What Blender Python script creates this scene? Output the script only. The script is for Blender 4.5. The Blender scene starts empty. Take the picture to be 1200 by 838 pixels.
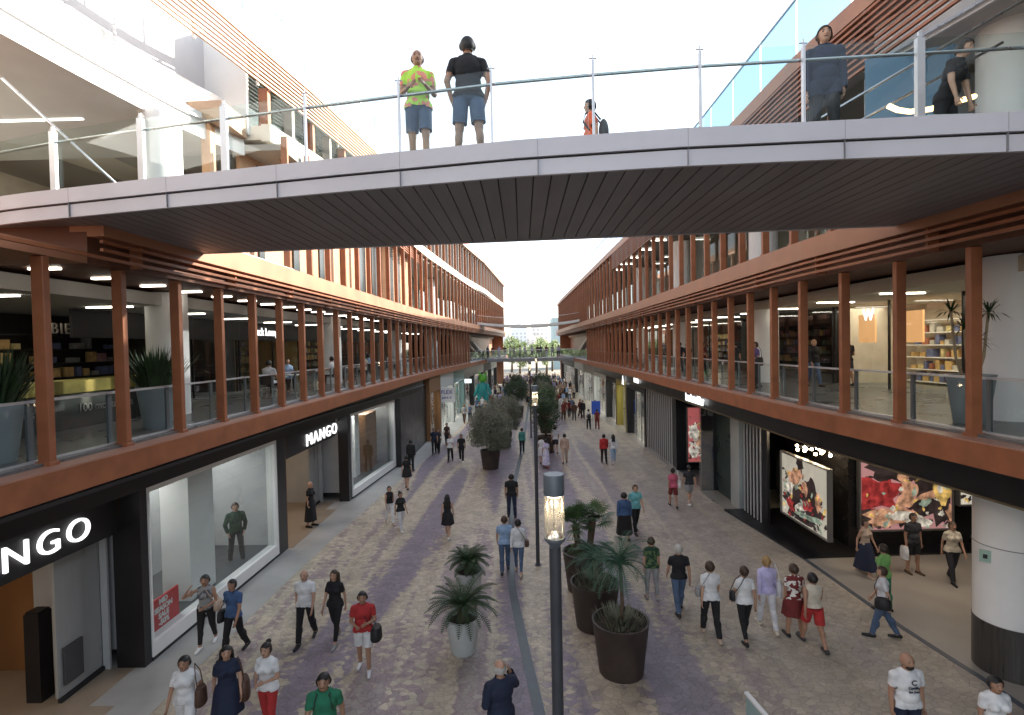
import bpy, bmesh, math, random
import numpy as np
from mathutils import Vector, Matrix
R = math.radians
rnd = random.Random(7)
SC = bpy.context.scene
COL = SC.collection
# ------------------------------------------------------------------ camera
F, PW, PH = 620.0, 1200.0, 838.0
cam_d = bpy.data.cameras.new('camera'); cam = bpy.data.objects.new('camera', cam_d); COL.objects.link(cam)
cam_d.sensor_width = 36.0; cam_d.lens = 36.0 * F / PW; cam_d.clip_start = 0.05; cam_d.clip_end = 3000
EYE = Vector((0, 0, 6.9))
ROLL = R(1.15)
CAMM = Matrix.Rotation(R(1.1), 3, 'Z') @ Matrix.Rotation(R(90 - 1.3), 3, 'X') @ Matrix.Rotation(-ROLL, 3, 'Z')
cam.matrix_world = Matrix.Translation(EYE) @ CAMM.to_4x4()
SC.camera = cam
# ------------------------------------------------------------------ sky, sun, exposure
W = bpy.data.worlds.new('World'); SC.world = W; W.use_nodes = True
wn, wl = W.node_tree.nodes, W.node_tree.links
bg = wn['Background']
SUN_EL, SUN_DIR = R(23), Vector((0.86, 0.51, 0))
sky = wn.new('ShaderNodeTexSky'); sky.sky_type = 'NISHITA'; sky.sun_disc = False
sky.sun_elevation = SUN_EL; sky.sun_rotation = math.atan2(SUN_DIR.x, SUN_DIR.y)
sky.dust_density = 1.2; sky.air_density = 1.0; sky.ozone_density = 1.0; sky.altitude = 0
hs = wn.new('ShaderNodeHueSaturation'); hs.inputs['Saturation'].default_value = 0.42
wl.new(sky.outputs[0], hs.inputs['Color']); wl.new(hs.outputs[0], bg.inputs[0])
bg.inputs[1].default_value = 0.15
sl = bpy.data.lights.new('sun', 'SUN'); sl.energy = 4.5; sl.angle = R(0.6); sl.color = (1, .90, .76)
so = bpy.data.objects.new('sun', sl); COL.objects.link(so)
sd = Vector((SUN_DIR.x * math.cos(SUN_EL), SUN_DIR.y * math.cos(SUN_EL), math.sin(SUN_EL)))
so.rotation_euler = sd.to_track_quat('Z', 'Y').to_euler()
SC.view_settings.view_transform = 'Standard'; SC.view_settings.look = 'None'
SC.view_settings.gamma = 1; SC.view_settings.use_curve_mapping = False
SC.view_settings.exposure = 1.72
SC.cycles.max_bounces = 8; SC.cycles.transparent_max_bounces = 24

def ray(px, py):
    d = Vector(((px - PW / 2) / F, -(py - PH / 2) / F, -1.0))
    return CAMM @ d
def gp(px, py, z=0.0):
    d = ray(px, py); t = (z - EYE.z) / d.z
    return EYE + d * t
def yp(px, py, y):
    d = ray(px, py); return EYE + d * (y / d.y)

# ------------------------------------------------------------------ materials
MC = {}
def mat(name, col=(.5, .5, .5), rough=.6, metal=0, var=0.0, vscale=3.0, bump=0.0, bscale=40, spec=.5, em=None, ems=0, stretch=None):
    if name in MC: return MC[name]
    m = bpy.data.materials.new(name); m.use_nodes = True; MC[name] = m
    n, l = m.node_tree.nodes, m.node_tree.links
    b = n['Principled BSDF']
    b.inputs['Base Color'].default_value = (*col, 1); b.inputs['Roughness'].default_value = rough
    b.inputs['Metallic'].default_value = metal; b.inputs['Specular IOR Level'].default_value = spec
    tc = n.new('ShaderNodeTexCoord'); src = tc.outputs['Object']
    if stretch:
        mp = n.new('ShaderNodeMapping'); mp.inputs['Scale'].default_value = stretch
        l.new(src, mp.inputs[0]); src = mp.outputs[0]
    if var > 0:
        nt = n.new('ShaderNodeTexNoise'); nt.inputs['Scale'].default_value = vscale; nt.inputs['Detail'].default_value = 4
        l.new(src, nt.inputs['Vector'])
        mr = n.new('ShaderNodeMapRange'); mr.inputs[1].default_value = .3; mr.inputs[2].default_value = .7
        mr.inputs[3].default_value = 1 - var; mr.inputs[4].default_value = 1 + var
        l.new(nt.outputs[0], mr.inputs[0])
        mx = n.new('ShaderNodeMix'); mx.data_type = 'RGBA'; mx.blend_type = 'MULTIPLY'; mx.inputs[0].default_value = 1
        mx.inputs[6].default_value = (*col, 1); l.new(mr.outputs[0], mx.inputs[7]); l.new(mx.outputs[2], b.inputs['Base Color'])
        mr2 = n.new('ShaderNodeMapRange'); mr2.inputs[3].default_value = max(.02, rough - .12); mr2.inputs[4].default_value = min(1, rough + .12)
        l.new(nt.outputs[0], mr2.inputs[0]); l.new(mr2.outputs[0], b.inputs['Roughness'])
    if bump > 0:
        nb = n.new('ShaderNodeTexNoise'); nb.inputs['Scale'].default_value = bscale
        l.new(src, nb.inputs['Vector'])
        bm = n.new('ShaderNodeBump'); bm.inputs['Strength'].default_value = bump; bm.inputs['Distance'].default_value = .02
        l.new(nb.outputs[0], bm.inputs['Height']); l.new(bm.outputs[0], b.inputs['Normal'])
    if em:
        b.inputs['Emission Color'].default_value = (*em, 1); b.inputs['Emission Strength'].default_value = ems
    return m
def glassmat(name, tint=(.93, .97, .96), refl=1.0, ior=1.45, rough=.02, milk=0.0, milkcol=(.7, .8, .85)):
    if name in MC: return MC[name]
    m = bpy.data.materials.new(name); m.use_nodes = True; MC[name] = m
    n, l = m.node_tree.nodes, m.node_tree.links; n.clear()
    o = n.new('ShaderNodeOutputMaterial'); t = n.new('ShaderNodeBsdfTransparent'); t.inputs[0].default_value = (*tint, 1)
    g = n.new('ShaderNodeBsdfGlossy'); g.inputs['Roughness'].default_value = rough; g.inputs[0].default_value = (refl, refl, refl, 1)
    lw = n.new('ShaderNodeLayerWeight'); lw.inputs[0].default_value = .5
    pw = n.new('ShaderNodeMath'); pw.operation = 'POWER'; pw.inputs[1].default_value = 5; l.new(lw.outputs['Facing'], pw.inputs[0])
    f0 = ((ior-1)/(ior+1))**2
    fr = n.new('ShaderNodeMath'); fr.operation = 'MULTIPLY_ADD'; fr.inputs[1].default_value = 1-f0; fr.inputs[2].default_value = f0; l.new(pw.outputs[0], fr.inputs[0])
    mx = n.new('ShaderNodeMixShader'); l.new(fr.outputs[0], mx.inputs[0])
    a = t
    if milk > 0:
        d = n.new('ShaderNodeBsdfTranslucent'); d.inputs[0].default_value = (*milkcol, 1)
        d2 = n.new('ShaderNodeBsdfDiffuse'); d2.inputs[0].default_value = (*milkcol, 1)
        ad = n.new('ShaderNodeMixShader'); ad.inputs[0].default_value = .5; l.new(d.outputs[0], ad.inputs[1]); l.new(d2.outputs[0], ad.inputs[2])
        m2 = n.new('ShaderNodeMixShader'); m2.inputs[0].default_value = milk; l.new(t.outputs[0], m2.inputs[1]); l.new(ad.outputs[0], m2.inputs[2]); a = m2
    l.new(a.outputs[0], mx.inputs[1]); l.new(g.outputs[0], mx.inputs[2]); l.new(mx.outputs[0], o.inputs[0])
    return m
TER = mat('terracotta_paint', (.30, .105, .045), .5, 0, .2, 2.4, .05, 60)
LEDGE = mat('ledge_skylit_pink', (.40, .21, .15), .4, 0, .08, 1.5)  # lighter pinkish tone puts the sky light caught by the ledge into its colour
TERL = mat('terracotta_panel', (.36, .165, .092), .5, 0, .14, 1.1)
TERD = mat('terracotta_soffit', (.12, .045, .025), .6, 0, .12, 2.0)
BLK = mat('black_panel', (.012, .012, .014), .35, 0, .2, 2.0)
BLK2 = mat('black_matt', (.018, .018, .02), .6, 0, .2, 3.0)
WHITE = mat('white_paint', (.78, .78, .77), .5, 0, .04, 1.2)
WHITEW = mat('white_warm', (.74, .72, .68), .6, 0, .04, 1.0)
CREAM = mat('cream_slab', (.72, .66, .58), .6, 0, .06, 1.0)
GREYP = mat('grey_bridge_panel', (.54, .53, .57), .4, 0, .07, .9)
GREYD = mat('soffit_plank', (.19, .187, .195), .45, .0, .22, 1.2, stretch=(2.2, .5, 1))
DARKG = mat('dark_gap', (.01, .01, .01), .8)
STEEL = mat('brushed_steel', (.55, .56, .58), .3, .9, .08, 6)
STEELW = mat('pale_steel', (.62, .64, .66), .35, .5, .06, 6)
DSTEEL = mat('dark_steel_skirt', (.10, .095, .09), .32, .7, .2, 5, stretch=(6, 6, .3))
LAMPM = mat('lamp_charcoal', (.05, .055, .065), .45, .2, .15, 4)
CONC = mat('interior_floor', (.13, .13, .13), .3, 0, .1, 1.0)
CONCD = mat('shop_floor_dark', (.06, .065, .07), .35, 0, .2, 1.5)
CEILW = mat('interior_ceiling', (.36, .35, .33), .8, 0, .04, 1)
DKWALL = mat('dark_shop_wall', (.03, .026, .024), .6, 0, .4, 1.4)
BROWN = mat('shop_timber', (.20, .095, .035), .5, 0, .3, 1.5, stretch=(1, 1, .2))
LITBEIGE = mat('lit_beige', (.55, .48, .38), .7, 0, .15, 1.2)
GREYW = mat('grey_wall', (.42, .43, .44), .55, 0, .07, 1.5)
LGLASS = glassmat('railing_glass', (.90, .95, .94), .9, 1.35)
WGLASS = glassmat('window_glass', (.90, .93, .93), .8, 1.4)
PGLASS = glassmat('sky_reflection_glass', (.74, .86, .95), .9, 1.5, milk=.85, milkcol=(.13, .27, .42))  # blue milk paints the reflected sky into the panes
TGLASS = glassmat('teal_glass', (.88, .91, .92), .8, 1.4, milk=.06, milkcol=(.5, .56, .58))
LITSTRIP = mat('lit_strip', (.9, .9, .85), .5, em=(1, .93, .80), ems=3.5)
LITWARM = mat('lit_warm', (.9, .8, .6), .5, em=(1, .72, .38), ems=6)
LITSIGN = mat('lit_letters', (.9, .9, .9), .5, em=(1, 1, 1), ems=.6)
LEAF = mat('leaf_green', (.055, .10, .035), .55, 0, .35, 3)
LEAFD = mat('leaf_dark_green', (.030, .062, .022), .5, 0, .35, 3)
LEAFO = mat('leaf_olive', (.15, .16, .11), .6, 0, .35, 3)
LEAFP = mat('leaf_far', (.20, .28, .10), .6, 0, .3, .5)
BARK = mat('bark', (.10, .07, .045), .9, 0, .3, 8, .6, 40)
SOIL = mat('soil', (.045, .03, .02), .95, 0, .3, 9, .8, 50)
POTD = mat('pot_corten', (.045, .030, .024), .55, 0, .3, 3)
POTW = mat('pot_white', (.55, .58, .58), .45, 0, .06, 3)
POTG = mat('pot_grey', (.28, .33, .36), .5, 0, .06, 3)

def pave_mat():
    m = bpy.data.materials.new('street_paving'); m.use_nodes = True
    n, l = m.node_tree.nodes, m.node_tree.links; b = n['Principled BSDF']
    g = n.new('ShaderNodeNewGeometry'); sx = n.new('ShaderNodeSeparateXYZ'); l.new(g.outputs['Position'], sx.inputs[0])
    mp = n.new('ShaderNodeMapping'); mp.inputs['Scale'].default_value = (.72, .05, 1); mp.inputs['Rotation'].default_value = (0, 0, R(3)); l.new(g.outputs['Position'], mp.inputs[0])
    n1 = n.new('ShaderNodeTexNoise'); n1.inputs['Scale'].default_value = 1.0; n1.inputs['Detail'].default_value = 4; n1.inputs['Roughness'].default_value = .42; n1.inputs['Distortion'].default_value = .25
    l.new(mp.outputs[0], n1.inputs['Vector'])
    # cells (stamped stones)
    vm = n.new('ShaderNodeMapping'); vm.inputs['Scale'].default_value = (6.0, 8.0, 1); l.new(g.outputs['Position'], vm.inputs[0])
    nd = n.new('ShaderNodeTexNoise'); nd.inputs['Scale'].default_value = 2.2; l.new(g.outputs['Position'], nd.inputs['Vector'])
    ad = n.new('ShaderNodeMix'); ad.data_type = 'RGBA'; ad.blend_type = 'LINEAR_LIGHT'; ad.inputs[0].default_value = .35
    l.new(vm.outputs[0], ad.inputs[6]); l.new(nd.outputs['Color'], ad.inputs[7])
    v = n.new('ShaderNodeTexVoronoi'); v.inputs['Scale'].default_value = 1; l.new(ad.outputs[2], v.inputs['Vector'])
    ve = n.new('ShaderNodeTexVoronoi'); ve.feature = 'DISTANCE_TO_EDGE'; ve.inputs['Scale'].default_value = 1; l.new(ad.outputs[2], ve.inputs['Vector'])
    # band position = noise + cell jitter
    sc = n.new('ShaderNodeSeparateColor'); l.new(v.outputs['Color'], sc.inputs[0])
    ma = n.new('ShaderNodeMath'); ma.operation = 'MULTIPLY_ADD'; ma.inputs[1].default_value = .07; l.new(sc.outputs[0], ma.inputs[0]); l.new(n1.outputs[0], ma.inputs[2])
    cr = n.new('ShaderNodeValToRGB'); l.new(ma.outputs[0], cr.inputs[0])
    e = cr.color_ramp.elements
    e[0].position = .36; e[0].color = (.175, .150, .180, 1)
    e[1].position = .80; e[1].color = (.29, .215, .195, 1)
    for p, c in ((.49, (.215, .175, .205, 1)), (.53, (.38, .32, .24, 1)), (.60, (.45, .39, .30, 1)), (.64, (.27, .205, .21, 1)), (.71, (.33, .29, .255, 1))):
        q = cr.color_ramp.elements.new(p); q.color = c
    # right side is calmer and beige
    rb = n.new('ShaderNodeMapRange'); rb.inputs[1].default_value = 2.5; rb.inputs[2].default_value = 6.0; l.new(sx.outputs[0], rb.inputs[0])
    rm = n.new('ShaderNodeMath'); rm.operation = 'MULTIPLY'; rm.inputs[1].default_value = .75; l.new(rb.outputs[0], rm.inputs[0])
    m1 = n.new('ShaderNodeMix'); m1.data_type = 'RGBA'; l.new(rm.outputs[0], m1.inputs[0]); l.new(cr.outputs[0], m1.inputs[6]); m1.inputs[7].default_value = (.345, .305, .25, 1)
    # brightness jitter per stone, grout, blotches
    n2 = n.new('ShaderNodeTexNoise'); n2.inputs['Scale'].default_value = 1.3; n2.inputs['Detail'].default_value = 6; l.new(g.outputs['Position'], n2.inputs['Vector'])
    mr = n.new('ShaderNodeMapRange'); mr.inputs[1].default_value = .3; mr.inputs[2].default_value = .7; mr.inputs[3].default_value = .94; mr.inputs[4].default_value = 1.26; l.new(n2.outputs[0], mr.inputs[0])
    mj = n.new('ShaderNodeMapRange'); mj.inputs[3].default_value = .88; mj.inputs[4].default_value = 1.10; l.new(sc.outputs[1], mj.inputs[0])
    mm = n.new('ShaderNodeMath'); mm.operation = 'MULTIPLY'; l.new(mr.outputs[0], mm.inputs[0]); l.new(mj.outputs[0], mm.inputs[1])
    ge = n.new('ShaderNodeMapRange'); ge.inputs[1].default_value = .0; ge.inputs[2].default_value = .07; ge.inputs[3].default_value = .70; ge.inputs[4].default_value = 1; l.new(ve.outputs[0], ge.inputs[0])
    m3 = n.new('ShaderNodeMath'); m3.operation = 'MULTIPLY'; l.new(mm.outputs[0], m3.inputs[0]); l.new(ge.outputs[0], m3.inputs[1])
    m2 = n.new('ShaderNodeMix'); m2.data_type = 'RGBA'; m2.blend_type = 'MULTIPLY'; m2.inputs[0].default_value = 1; l.new(m1.outputs[2], m2.inputs[6]); l.new(m3.outputs[0], m2.inputs[7])
    l.new(m2.outputs[2], b.inputs['Base Color'])
    b.inputs['Roughness'].default_value = .55
    bp = n.new('ShaderNodeBump'); bp.inputs['Strength'].default_value = .5; bp.inputs['Distance'].default_value = .02; l.new(ge.outputs[0], bp.inputs['Height']); l.new(bp.outputs[0], b.inputs['Normal'])
    return m
PAVE = pave_mat()
WALK = mat('walk_concrete', (.36, .355, .34), .5, 0, .14, .9, .1, 30)
WALKR = mat('walk_beige', (.31, .285, .25), .45, 0, .12, .8, .1, 30)
DRAIN = mat('drain_steel', (.085, .10, .11), .5, .2, .2, 5)

# ------------------------------------------------------------------ mesh builder
class MB:
    def __init__(s): s.v = []; s.f = []
    def add(s, vs, fs):
        o = len(s.v); s.v += [tuple(v) for v in vs]; s.f += [tuple(i + o for i in f) for f in fs]; return s
    def box(s, x0, x1, y0, y1, z0, z1):
        if x0 > x1: x0, x1 = x1, x0
        if y0 > y1: y0, y1 = y1, y0
        return s.add([(x0,y0,z0),(x1,y0,z0),(x1,y1,z0),(x0,y1,z0),(x0,y0,z1),(x1,y0,z1),(x1,y1,z1),(x0,y1,z1)],
                     [(0,3,2,1),(4,5,6,7),(0,1,5,4),(1,2,6,5),(2,3,7,6),(3,0,4,7)])
    def obox(s, c, ax, ay, az):      # centre, half axes
        c = Vector(c); ax, ay, az = Vector(ax), Vector(ay), Vector(az); vs = []
        for k in (-1, 1):
            for i, j in ((-1,-1),(1,-1),(1,1),(-1,1)): vs.append(c + ax*i + ay*j + az*k)
        return s.add(vs, [(0,3,2,1),(4,5,6,7),(0,1,5,4),(1,2,6,5),(2,3,7,6),(3,0,4,7)])
    def tube(s, pts, r, n=8, cap=True):
        pts = [Vector(p) for p in pts]; rs = r if isinstance(r, (list, tuple)) else [r] * len(pts)
        vs = []; up = None
        for i, p in enumerate(pts):
            d = (pts[min(i+1, len(pts)-1)] - pts[max(i-1, 0)]).normalized()
            if up is None:
                up = Vector((0,0,1)) if abs(d.z) < .9 else Vector((1,0,0))
            a = d.cross(up).normalized(); b = d.cross(a).normalized(); up = -b if False else up
            for k in range(n):
                t = 2*math.pi*k/n; vs.append(p + (a*math.cos(t) + b*math.sin(t))*rs[i])
        fs = []
        for i in range(len(pts)-1):
            for k in range(n):
                fs.append((i*n+k, i*n+(k+1)%n, (i+1)*n+(k+1)%n, (i+1)*n+k))
        if cap: fs.append(tuple(range(n-1,-1,-1))); fs.append(tuple((len(pts)-1)*n+k for k in range(n)))
        return s.add(vs, fs)
    def lathe(s, prof, c=(0,0,0), n=32, sx=1, sy=1):   # prof [(r,z)]
        vs = []
        for r, z in prof:
            for k in range(n):
                t = 2*math.pi*k/n; vs.append((c[0]+r*math.cos(t)*sx, c[1]+r*math.sin(t)*sy, c[2]+z))
        fs = []
        for i in range(len(prof)-1):
            for k in range(n): fs.append((i*n+k, i*n+(k+1)%n, (i+1)*n+(k+1)%n, (i+1)*n+k))
        return s.add(vs, fs)
    def disc(s, c, r, z, n=32):
        vs = [(c[0]+r*math.cos(2*math.pi*k/n), c[1]+r*math.sin(2*math.pi*k/n), z) for k in range(n)]
        return s.add(vs, [tuple(range(n))])
    def sweep(s, fx, ys, a, b, z0, z1):      # band between offsets a and b from the facade line fx(y)
        vs = []
        for y in ys:
            x = fx(y); vs += [(x+a,y,z0),(x+b,y,z0),(x+b,y,z1),(x+a,y,z1)]
        fs = []
        for i in range(len(ys)-1):
            o = 4*i
            for k in range(4): fs.append((o+k, o+4+k, o+4+(k+1)%4, o+(k+1)%4))
        fs.append((0,1,2,3)); o = 4*(len(ys)-1); fs.append((o+3,o+2,o+1,o))
        return s.add(vs, fs)
    def build(s, name, m, parent=None, smooth=False, loc=None, sharp=None):
        me = bpy.data.meshes.new(name); me.from_pydata(s.v, [], s.f)
        bm = bmesh.new(); bm.from_mesh(me); bmesh.ops.recalc_face_normals(bm, faces=bm.faces[:]); bm.to_mesh(me); bm.free()
        if m: me.materials.append(m)
        o = bpy.data.objects.new(name, me); COL.objects.link(o)
        if smooth:
            for p in me.polygons: p.use_smooth = True
            if sharp is not None:
                try: me.set_sharp_from_angle(angle=R(sharp))
                except Exception: pass
        if parent: o.parent = parent
        if loc: o.location = loc
        return o
def tag(o, label=None, cat=None, group=None, kind=None):
    if label: o['label'] = label
    if cat: o['category'] = cat
    if group: o['group'] = group
    if kind: o['kind'] = kind
    return o
def empty(name, loc=(0,0,0), label=None, cat=None, group=None, rz=0):
    o = bpy.data.objects.new(name, None); COL.objects.link(o); o.location = loc; o.rotation_euler = (0,0,rz); o.empty_display_size = .2
    return tag(o, label, cat, group)
def interp(tab):
    xs = [t[0] for t in tab]; ys = [t[1] for t in tab]
    return lambda y: float(np.interp(y, xs, ys))
def frange(a, b, st):
    n = max(1, int(round((b-a)/st))); return [a+(b-a)*i/n for i in range(n+1)]
ORD = ['first','second','third','fourth','fifth','sixth','seventh','eighth','ninth','tenth','eleventh','twelfth','thirteenth','fourteenth','fifteenth','sixteenth','seventeenth','eighteenth','nineteenth','twentieth']

def text_mesh(txt, size, depth=.03, extr_font=None, width=1.0, spacing=1.0, bold=0.0):
    cu = bpy.data.curves.new('lettering', 'FONT'); cu.body = txt; cu.size = size; cu.extrude = depth/2; cu.align_x = 'CENTER'; cu.align_y = 'CENTER'
    cu.space_character = spacing; cu.offset = bold
    o = bpy.data.objects.new('lettering', cu); COL.objects.link(o)
    dg = bpy.context.evaluated_depsgraph_get(); me = bpy.data.meshes.new_from_object(o.evaluated_get(dg))
    bpy.data.objects.remove(o)
    me.transform(Matrix.Diagonal((width, 1, 1, 1)))
    return me
def text_obj(name, txt, size, loc, face, m, parent=None, **k):   # face: '+x' readable when looked at from +x, '-x', '-y'
    me = text_mesh(txt, size, **k); me.materials.append(m)
    o = bpy.data.objects.new(name, me); COL.objects.link(o)
    rz = {'+x': math.pi/2, '-x': -math.pi/2, '-y': 0}[face]
    o.rotation_euler = (math.pi/2, 0, rz); o.location = loc
    if parent: o.parent = parent
    return o

# ------------------------------------------------------------------ plan curves
XL = interp([(-12,-7.6),(8,-7.55),(20,-7.42),(30,-7.25),(40,-7.0),(60,-5.7),(68,-5.0),(85,-3.75),(96,-3.1),(110,-2.4)])
XR = interp([(-12,8.6),(6,8.15),(8,8.0),(10,7.85),(11.4,7.72),(14,7.5),(36,7.5),(57,7.2),(85,6.8),(120,6.7)])
XL3 = interp([(-12,-9.6),(8,-9.6),(12.9,-8.97),(14.9,-8.62),(17.1,-8.3),(19.9,-7.85),(26.6,-7.1),(38,-7.3),(56,-6.2),(68,-4.9),(85,-3.85),(96,-3.15),(110,-2.5)])
XSL = interp([(-12,-8.6),(8,-8.42),(17.4,-8.25),(24,-7.88),(30,-7.4),(34,-7.05),(60,-5.9),(96,-3.4)])
XSR = lambda y: XR(y) + .6 if y > 21.6 else 8.7
LEND, REND = 96.0, 98.0

# ------------------------------------------------------------------ ground
def sheet(name, x0, x1, y0, y1, z, m, st=None):
    b = MB(); b.add([(x0,y0,z),(x1,y0,z),(x1,y1,z),(x0,y1,z)], [(0,1,2,3)]); o = b.build(name, m); tag(o, kind='structure'); return o
sheet('ground', -900, 900, -60, 1800, -.012, mat('far_ground', (.30, .28, .24), .8, 0, .15, .05))
sheet('street', -8.5, 9.2, -20, 130, 0, PAVE)
ys = frange(-20, 100, 3)
b = MB(); b.sweep(XSL, ys, -14, 1.15, -.006, .006); tag(b.build('pavement', WALK), kind='structure')
b = MB()
kx = interp([(-20, 9.5), (10.5, 9.1), (12.5, 8.85), (16.6, 8.7), (21.6, 8.1), (33, 7.85), (42, 7.2), (60, 6.9), (100, 6.3)])
b.sweep(kx, frange(-20, 100, 2), .13, 16, -.006, .008); tag(b.build('pavement', WALKR), kind='structure')
b = MB(); b.sweep(kx, frange(-20, 21.6, 1), 0, .13, -.006, .012); tag(b.build('pavement', mat('kerb_line', (.07,.08,.10), .5, 0, .2, 3)), kind='structure')
# drain channel, a slightly curved steel strip flush in the paving
dpts = [(633, 838), (618, 775), (600, 690), (597, 640), (603, 565), (610, 535), (616, 500), (620, 470)]
dp = [gp(*p) for p in dpts]
dsx = interp([(dp[0].y - 6, dp[0].x + .5)] + [(p.y, p.x) for p in dp])
b = MB(); b.sweep(dsx, frange(dp[0].y - 5, dp[-1].y, .8), -.11, .11, -.003, .006)
tag(b.build('drain_channel', DRAIN), 'long dark drain channel curving down the middle of the street', 'drain')

# ------------------------------------------------------------------ buildings
BL = empty('shopping_building', (-7, 20, 0), 'terracotta finned shopping arcade on the left with sunlit upper floors', 'building')
BR = empty('shopping_building', (8, 20, 0), 'terracotta finned shopping arcade on the right with blue glass roof parapet', 'building')
for e in (BL, BR): e.location = (0, 0, 0)
def fin(name, parent, m, x, y, z0, z1, w=.125, d=.20, first={}):
    key = (name, round(z1-z0, 2), w, d, m.name)
    if key not in first:
        b = MB(); b.box(-d/2, d/2, -w/2, w/2, 0, z1-z0); b.box(-d/2-.03, d/2+.03, -w/2-.03, w/2+.03, -.012, .06)
        o = b.build(name, m, parent); first[key] = o
        bv = o.modifiers.new('bevel', 'BEVEL'); bv.width = .008; bv.segments = 1
        dg = bpy.context.evaluated_depsgraph_get(); me = bpy.data.meshes.new_from_object(o.evaluated_get(dg)); o.modifiers.clear(); o.data = me
    else:
        o = first[key].copy(); COL.objects.link(o); o.parent = parent
    o.location = (x, y, z0); return o
def rep_parts(name, m, parent, bx, pts):
    b = MB(); b.box(*bx); o = b.build(name, m, parent); o.location = pts[0]
    for p in pts[1:]:
        c = o.copy(); COL.objects.link(c); c.parent = parent; c.location = p
Z1, ZB, Z2 = 5.2, 8.45, 9.5

def facade(side, FX, FX3, parent, yend, ycol0, ysp, ycol_end):
    s = side                      # +1: inside is towards +x
    ysn = frange(-12, yend, 1.5)
    yup = frange(9.0, yend, 1.5) if s < 0 else ysn
    def sw(name, m, a, b_, z0, z1, ys=ysn, fx=FX, sm=False):
        b = MB(); b.sweep(fx, ys, s*a, s*b_, z0, z1); return b.build(name, m, parent)
    # first floor
    sw('floor_slab', CONC, -.02, 6, 4.86, Z1)
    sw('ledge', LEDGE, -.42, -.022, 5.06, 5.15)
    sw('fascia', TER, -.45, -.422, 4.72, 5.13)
    sw('fascia_underside', BLK2, -.420, 1.6, 4.70, 4.855)
    sw('ledge_gutter', STEELW, .12, .20, 5.203, 5.235)
    # second floor edge
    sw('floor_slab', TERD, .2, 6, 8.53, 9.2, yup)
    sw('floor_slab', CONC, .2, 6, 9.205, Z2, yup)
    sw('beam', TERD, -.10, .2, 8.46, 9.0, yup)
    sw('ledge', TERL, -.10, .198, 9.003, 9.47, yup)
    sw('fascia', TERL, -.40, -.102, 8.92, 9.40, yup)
    if s < 0: sw('beam', TERL, -.10, 6, 8.46, 8.66, frange(-12, 8.99, 1.5))
    for k, z in enumerate((8.52, 8.66, 8.80)):
        sw('rail_tube', TER, -.38, -.32, z, z+.055, ysn if k == 0 else yup)
    rep_parts('tube_bracket', TER, parent, (-.105, .105, -.03, .03, 0, .43), [(FX(y)-s*.206, y, 8.50) for y in frange(10 if s < 0 else -6, ycol_end, 3.2)])
    # glass railing, level 1
    yy = ycol0
    prev = None; n = 0
    while yy < ycol_end:
        x = FX(yy); fin('column', parent, TER, x, yy, 5.155, ZB)
        y2 = yy + ysp
        if y2 < yend:
            xa, xb = FX(yy)+s*.22, FX(y2)+s*.22
            b = MB(); b.add([(xa,yy+.04,5.24),(xb,y2-.04,5.24),(xb,y2-.04,6.14),(xa,yy+.04,6.14)], [(0,1,2,3)])
            b.build('glass_panel', LGLASS, parent)
        yy += ysp
    ysr = frange(-3, yend, 1.5)
    sw('handrail', STEELW, .195, .245, 6.142, 6.185, ysr)
    pts = []; yy = ycol0
    while yy < ycol_end: pts.append((FX(yy)+s*.27, yy, 5.2)); yy += ysp
    rep_parts('rail_post', mat('rail_post_grey', (.18,.20,.22), .4, .5), parent, (-.02, .02, -.05, .05, 0, .94), pts)

facade(-1, XL, XL3, BL, LEND, 8.2-1.6, 1.6, 59)
facade(+1, XR, None, BR, REND, 9.4-1.62, 1.62, 58)
def sws(parent, name, m, fx, ys, a, b_, z0, z1):
    b = MB(); b.sweep(fx, ys, a, b_, z0, z1); return b.build(name, m, parent)
# ---- left upper floors
yl = frange(17.2, LEND, 1.5)
y = 16.9
while y < LEND:
    fin('fin', BL, TER, XL(y), y, 9.475, 13.7, .12, .20); y += 1.72
sws(BL, 'floor_slab', CREAM, XL3, yl, -8, -.05, 13.75, 14.2)
sws(BL, 'fascia', CREAM, lambda y: max(XL3(y), XL3(y)), yl, -.049, .25, 13.70, 14.25)
sws(BL, 'ledge', CREAM, lambda y: XL(y), frange(26, LEND, 1.5), -.5, .12, 13.701-.1, 13.80)
yy = 17.5; k = 0
while yy < LEND:
    fin('pier', BL, TER if k % 2 == 0 else mat('grey_pier', (.30,.27,.25), .6, 0, .1, 2), XL3(yy)-.1, yy, 14.25, 15.5 if yy < 38 else 17.8, .22 if yy < 38 else .14, .3); yy += 1.35; k += 1
sws(BL, 'window_band', glassmat('upper_window', (.45, .52, .50), 1.0, 1.6), XL3, frange(17.2, 38, 1.5), -.62, -.60, 14.25, 16.6)
sws(BL, 'window_band', MC['upper_window'], XL3, frange(38, LEND, 1.5), -.62, -.60, 14.25, 17.55)
# slats of the brise-soleil
b = MB(); ysl = frange(7.5, 38, 1.5)
for i in range(9):
    z = 15.45 + i*.135; b.sweep(XL3, ysl, .10, .16, z, z+.06)
b.build('sun_slats', mat('slat_orange', (.48,.25,.13), .5, 0, .1, 2), BL)  # paler than the other slats: sunlight is put into this colour
rep_parts('slat_post', WHITEW, BL, (-.035, .035, -.035, .035, 0, 1.35), [(XL3(y)+.065, y, 15.35) for y in frange(9, 38, 2.7)])
b = MB()
for i in range(5):
    z = 12.9 + i*.15; b.sweep(XL3, frange(18, 38, 2), .02, .08, z, z+.05)
b.build('sun_slats', TER, BL)
sws(BL, 'roof_slab', WHITEW, XL3, frange(38, LEND, 1.5), -8, .12, 17.6, 17.85)
sws(BL, 'roof_slab', WHITEW, XL3, frange(17.2, 38, 1.5), -8, -.06, 16.63, 16.8)
sws(BL, 'upper_wall', WHITEW, XL3, yl, -1.8, -1.7, 14.25, 16.62)
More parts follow.
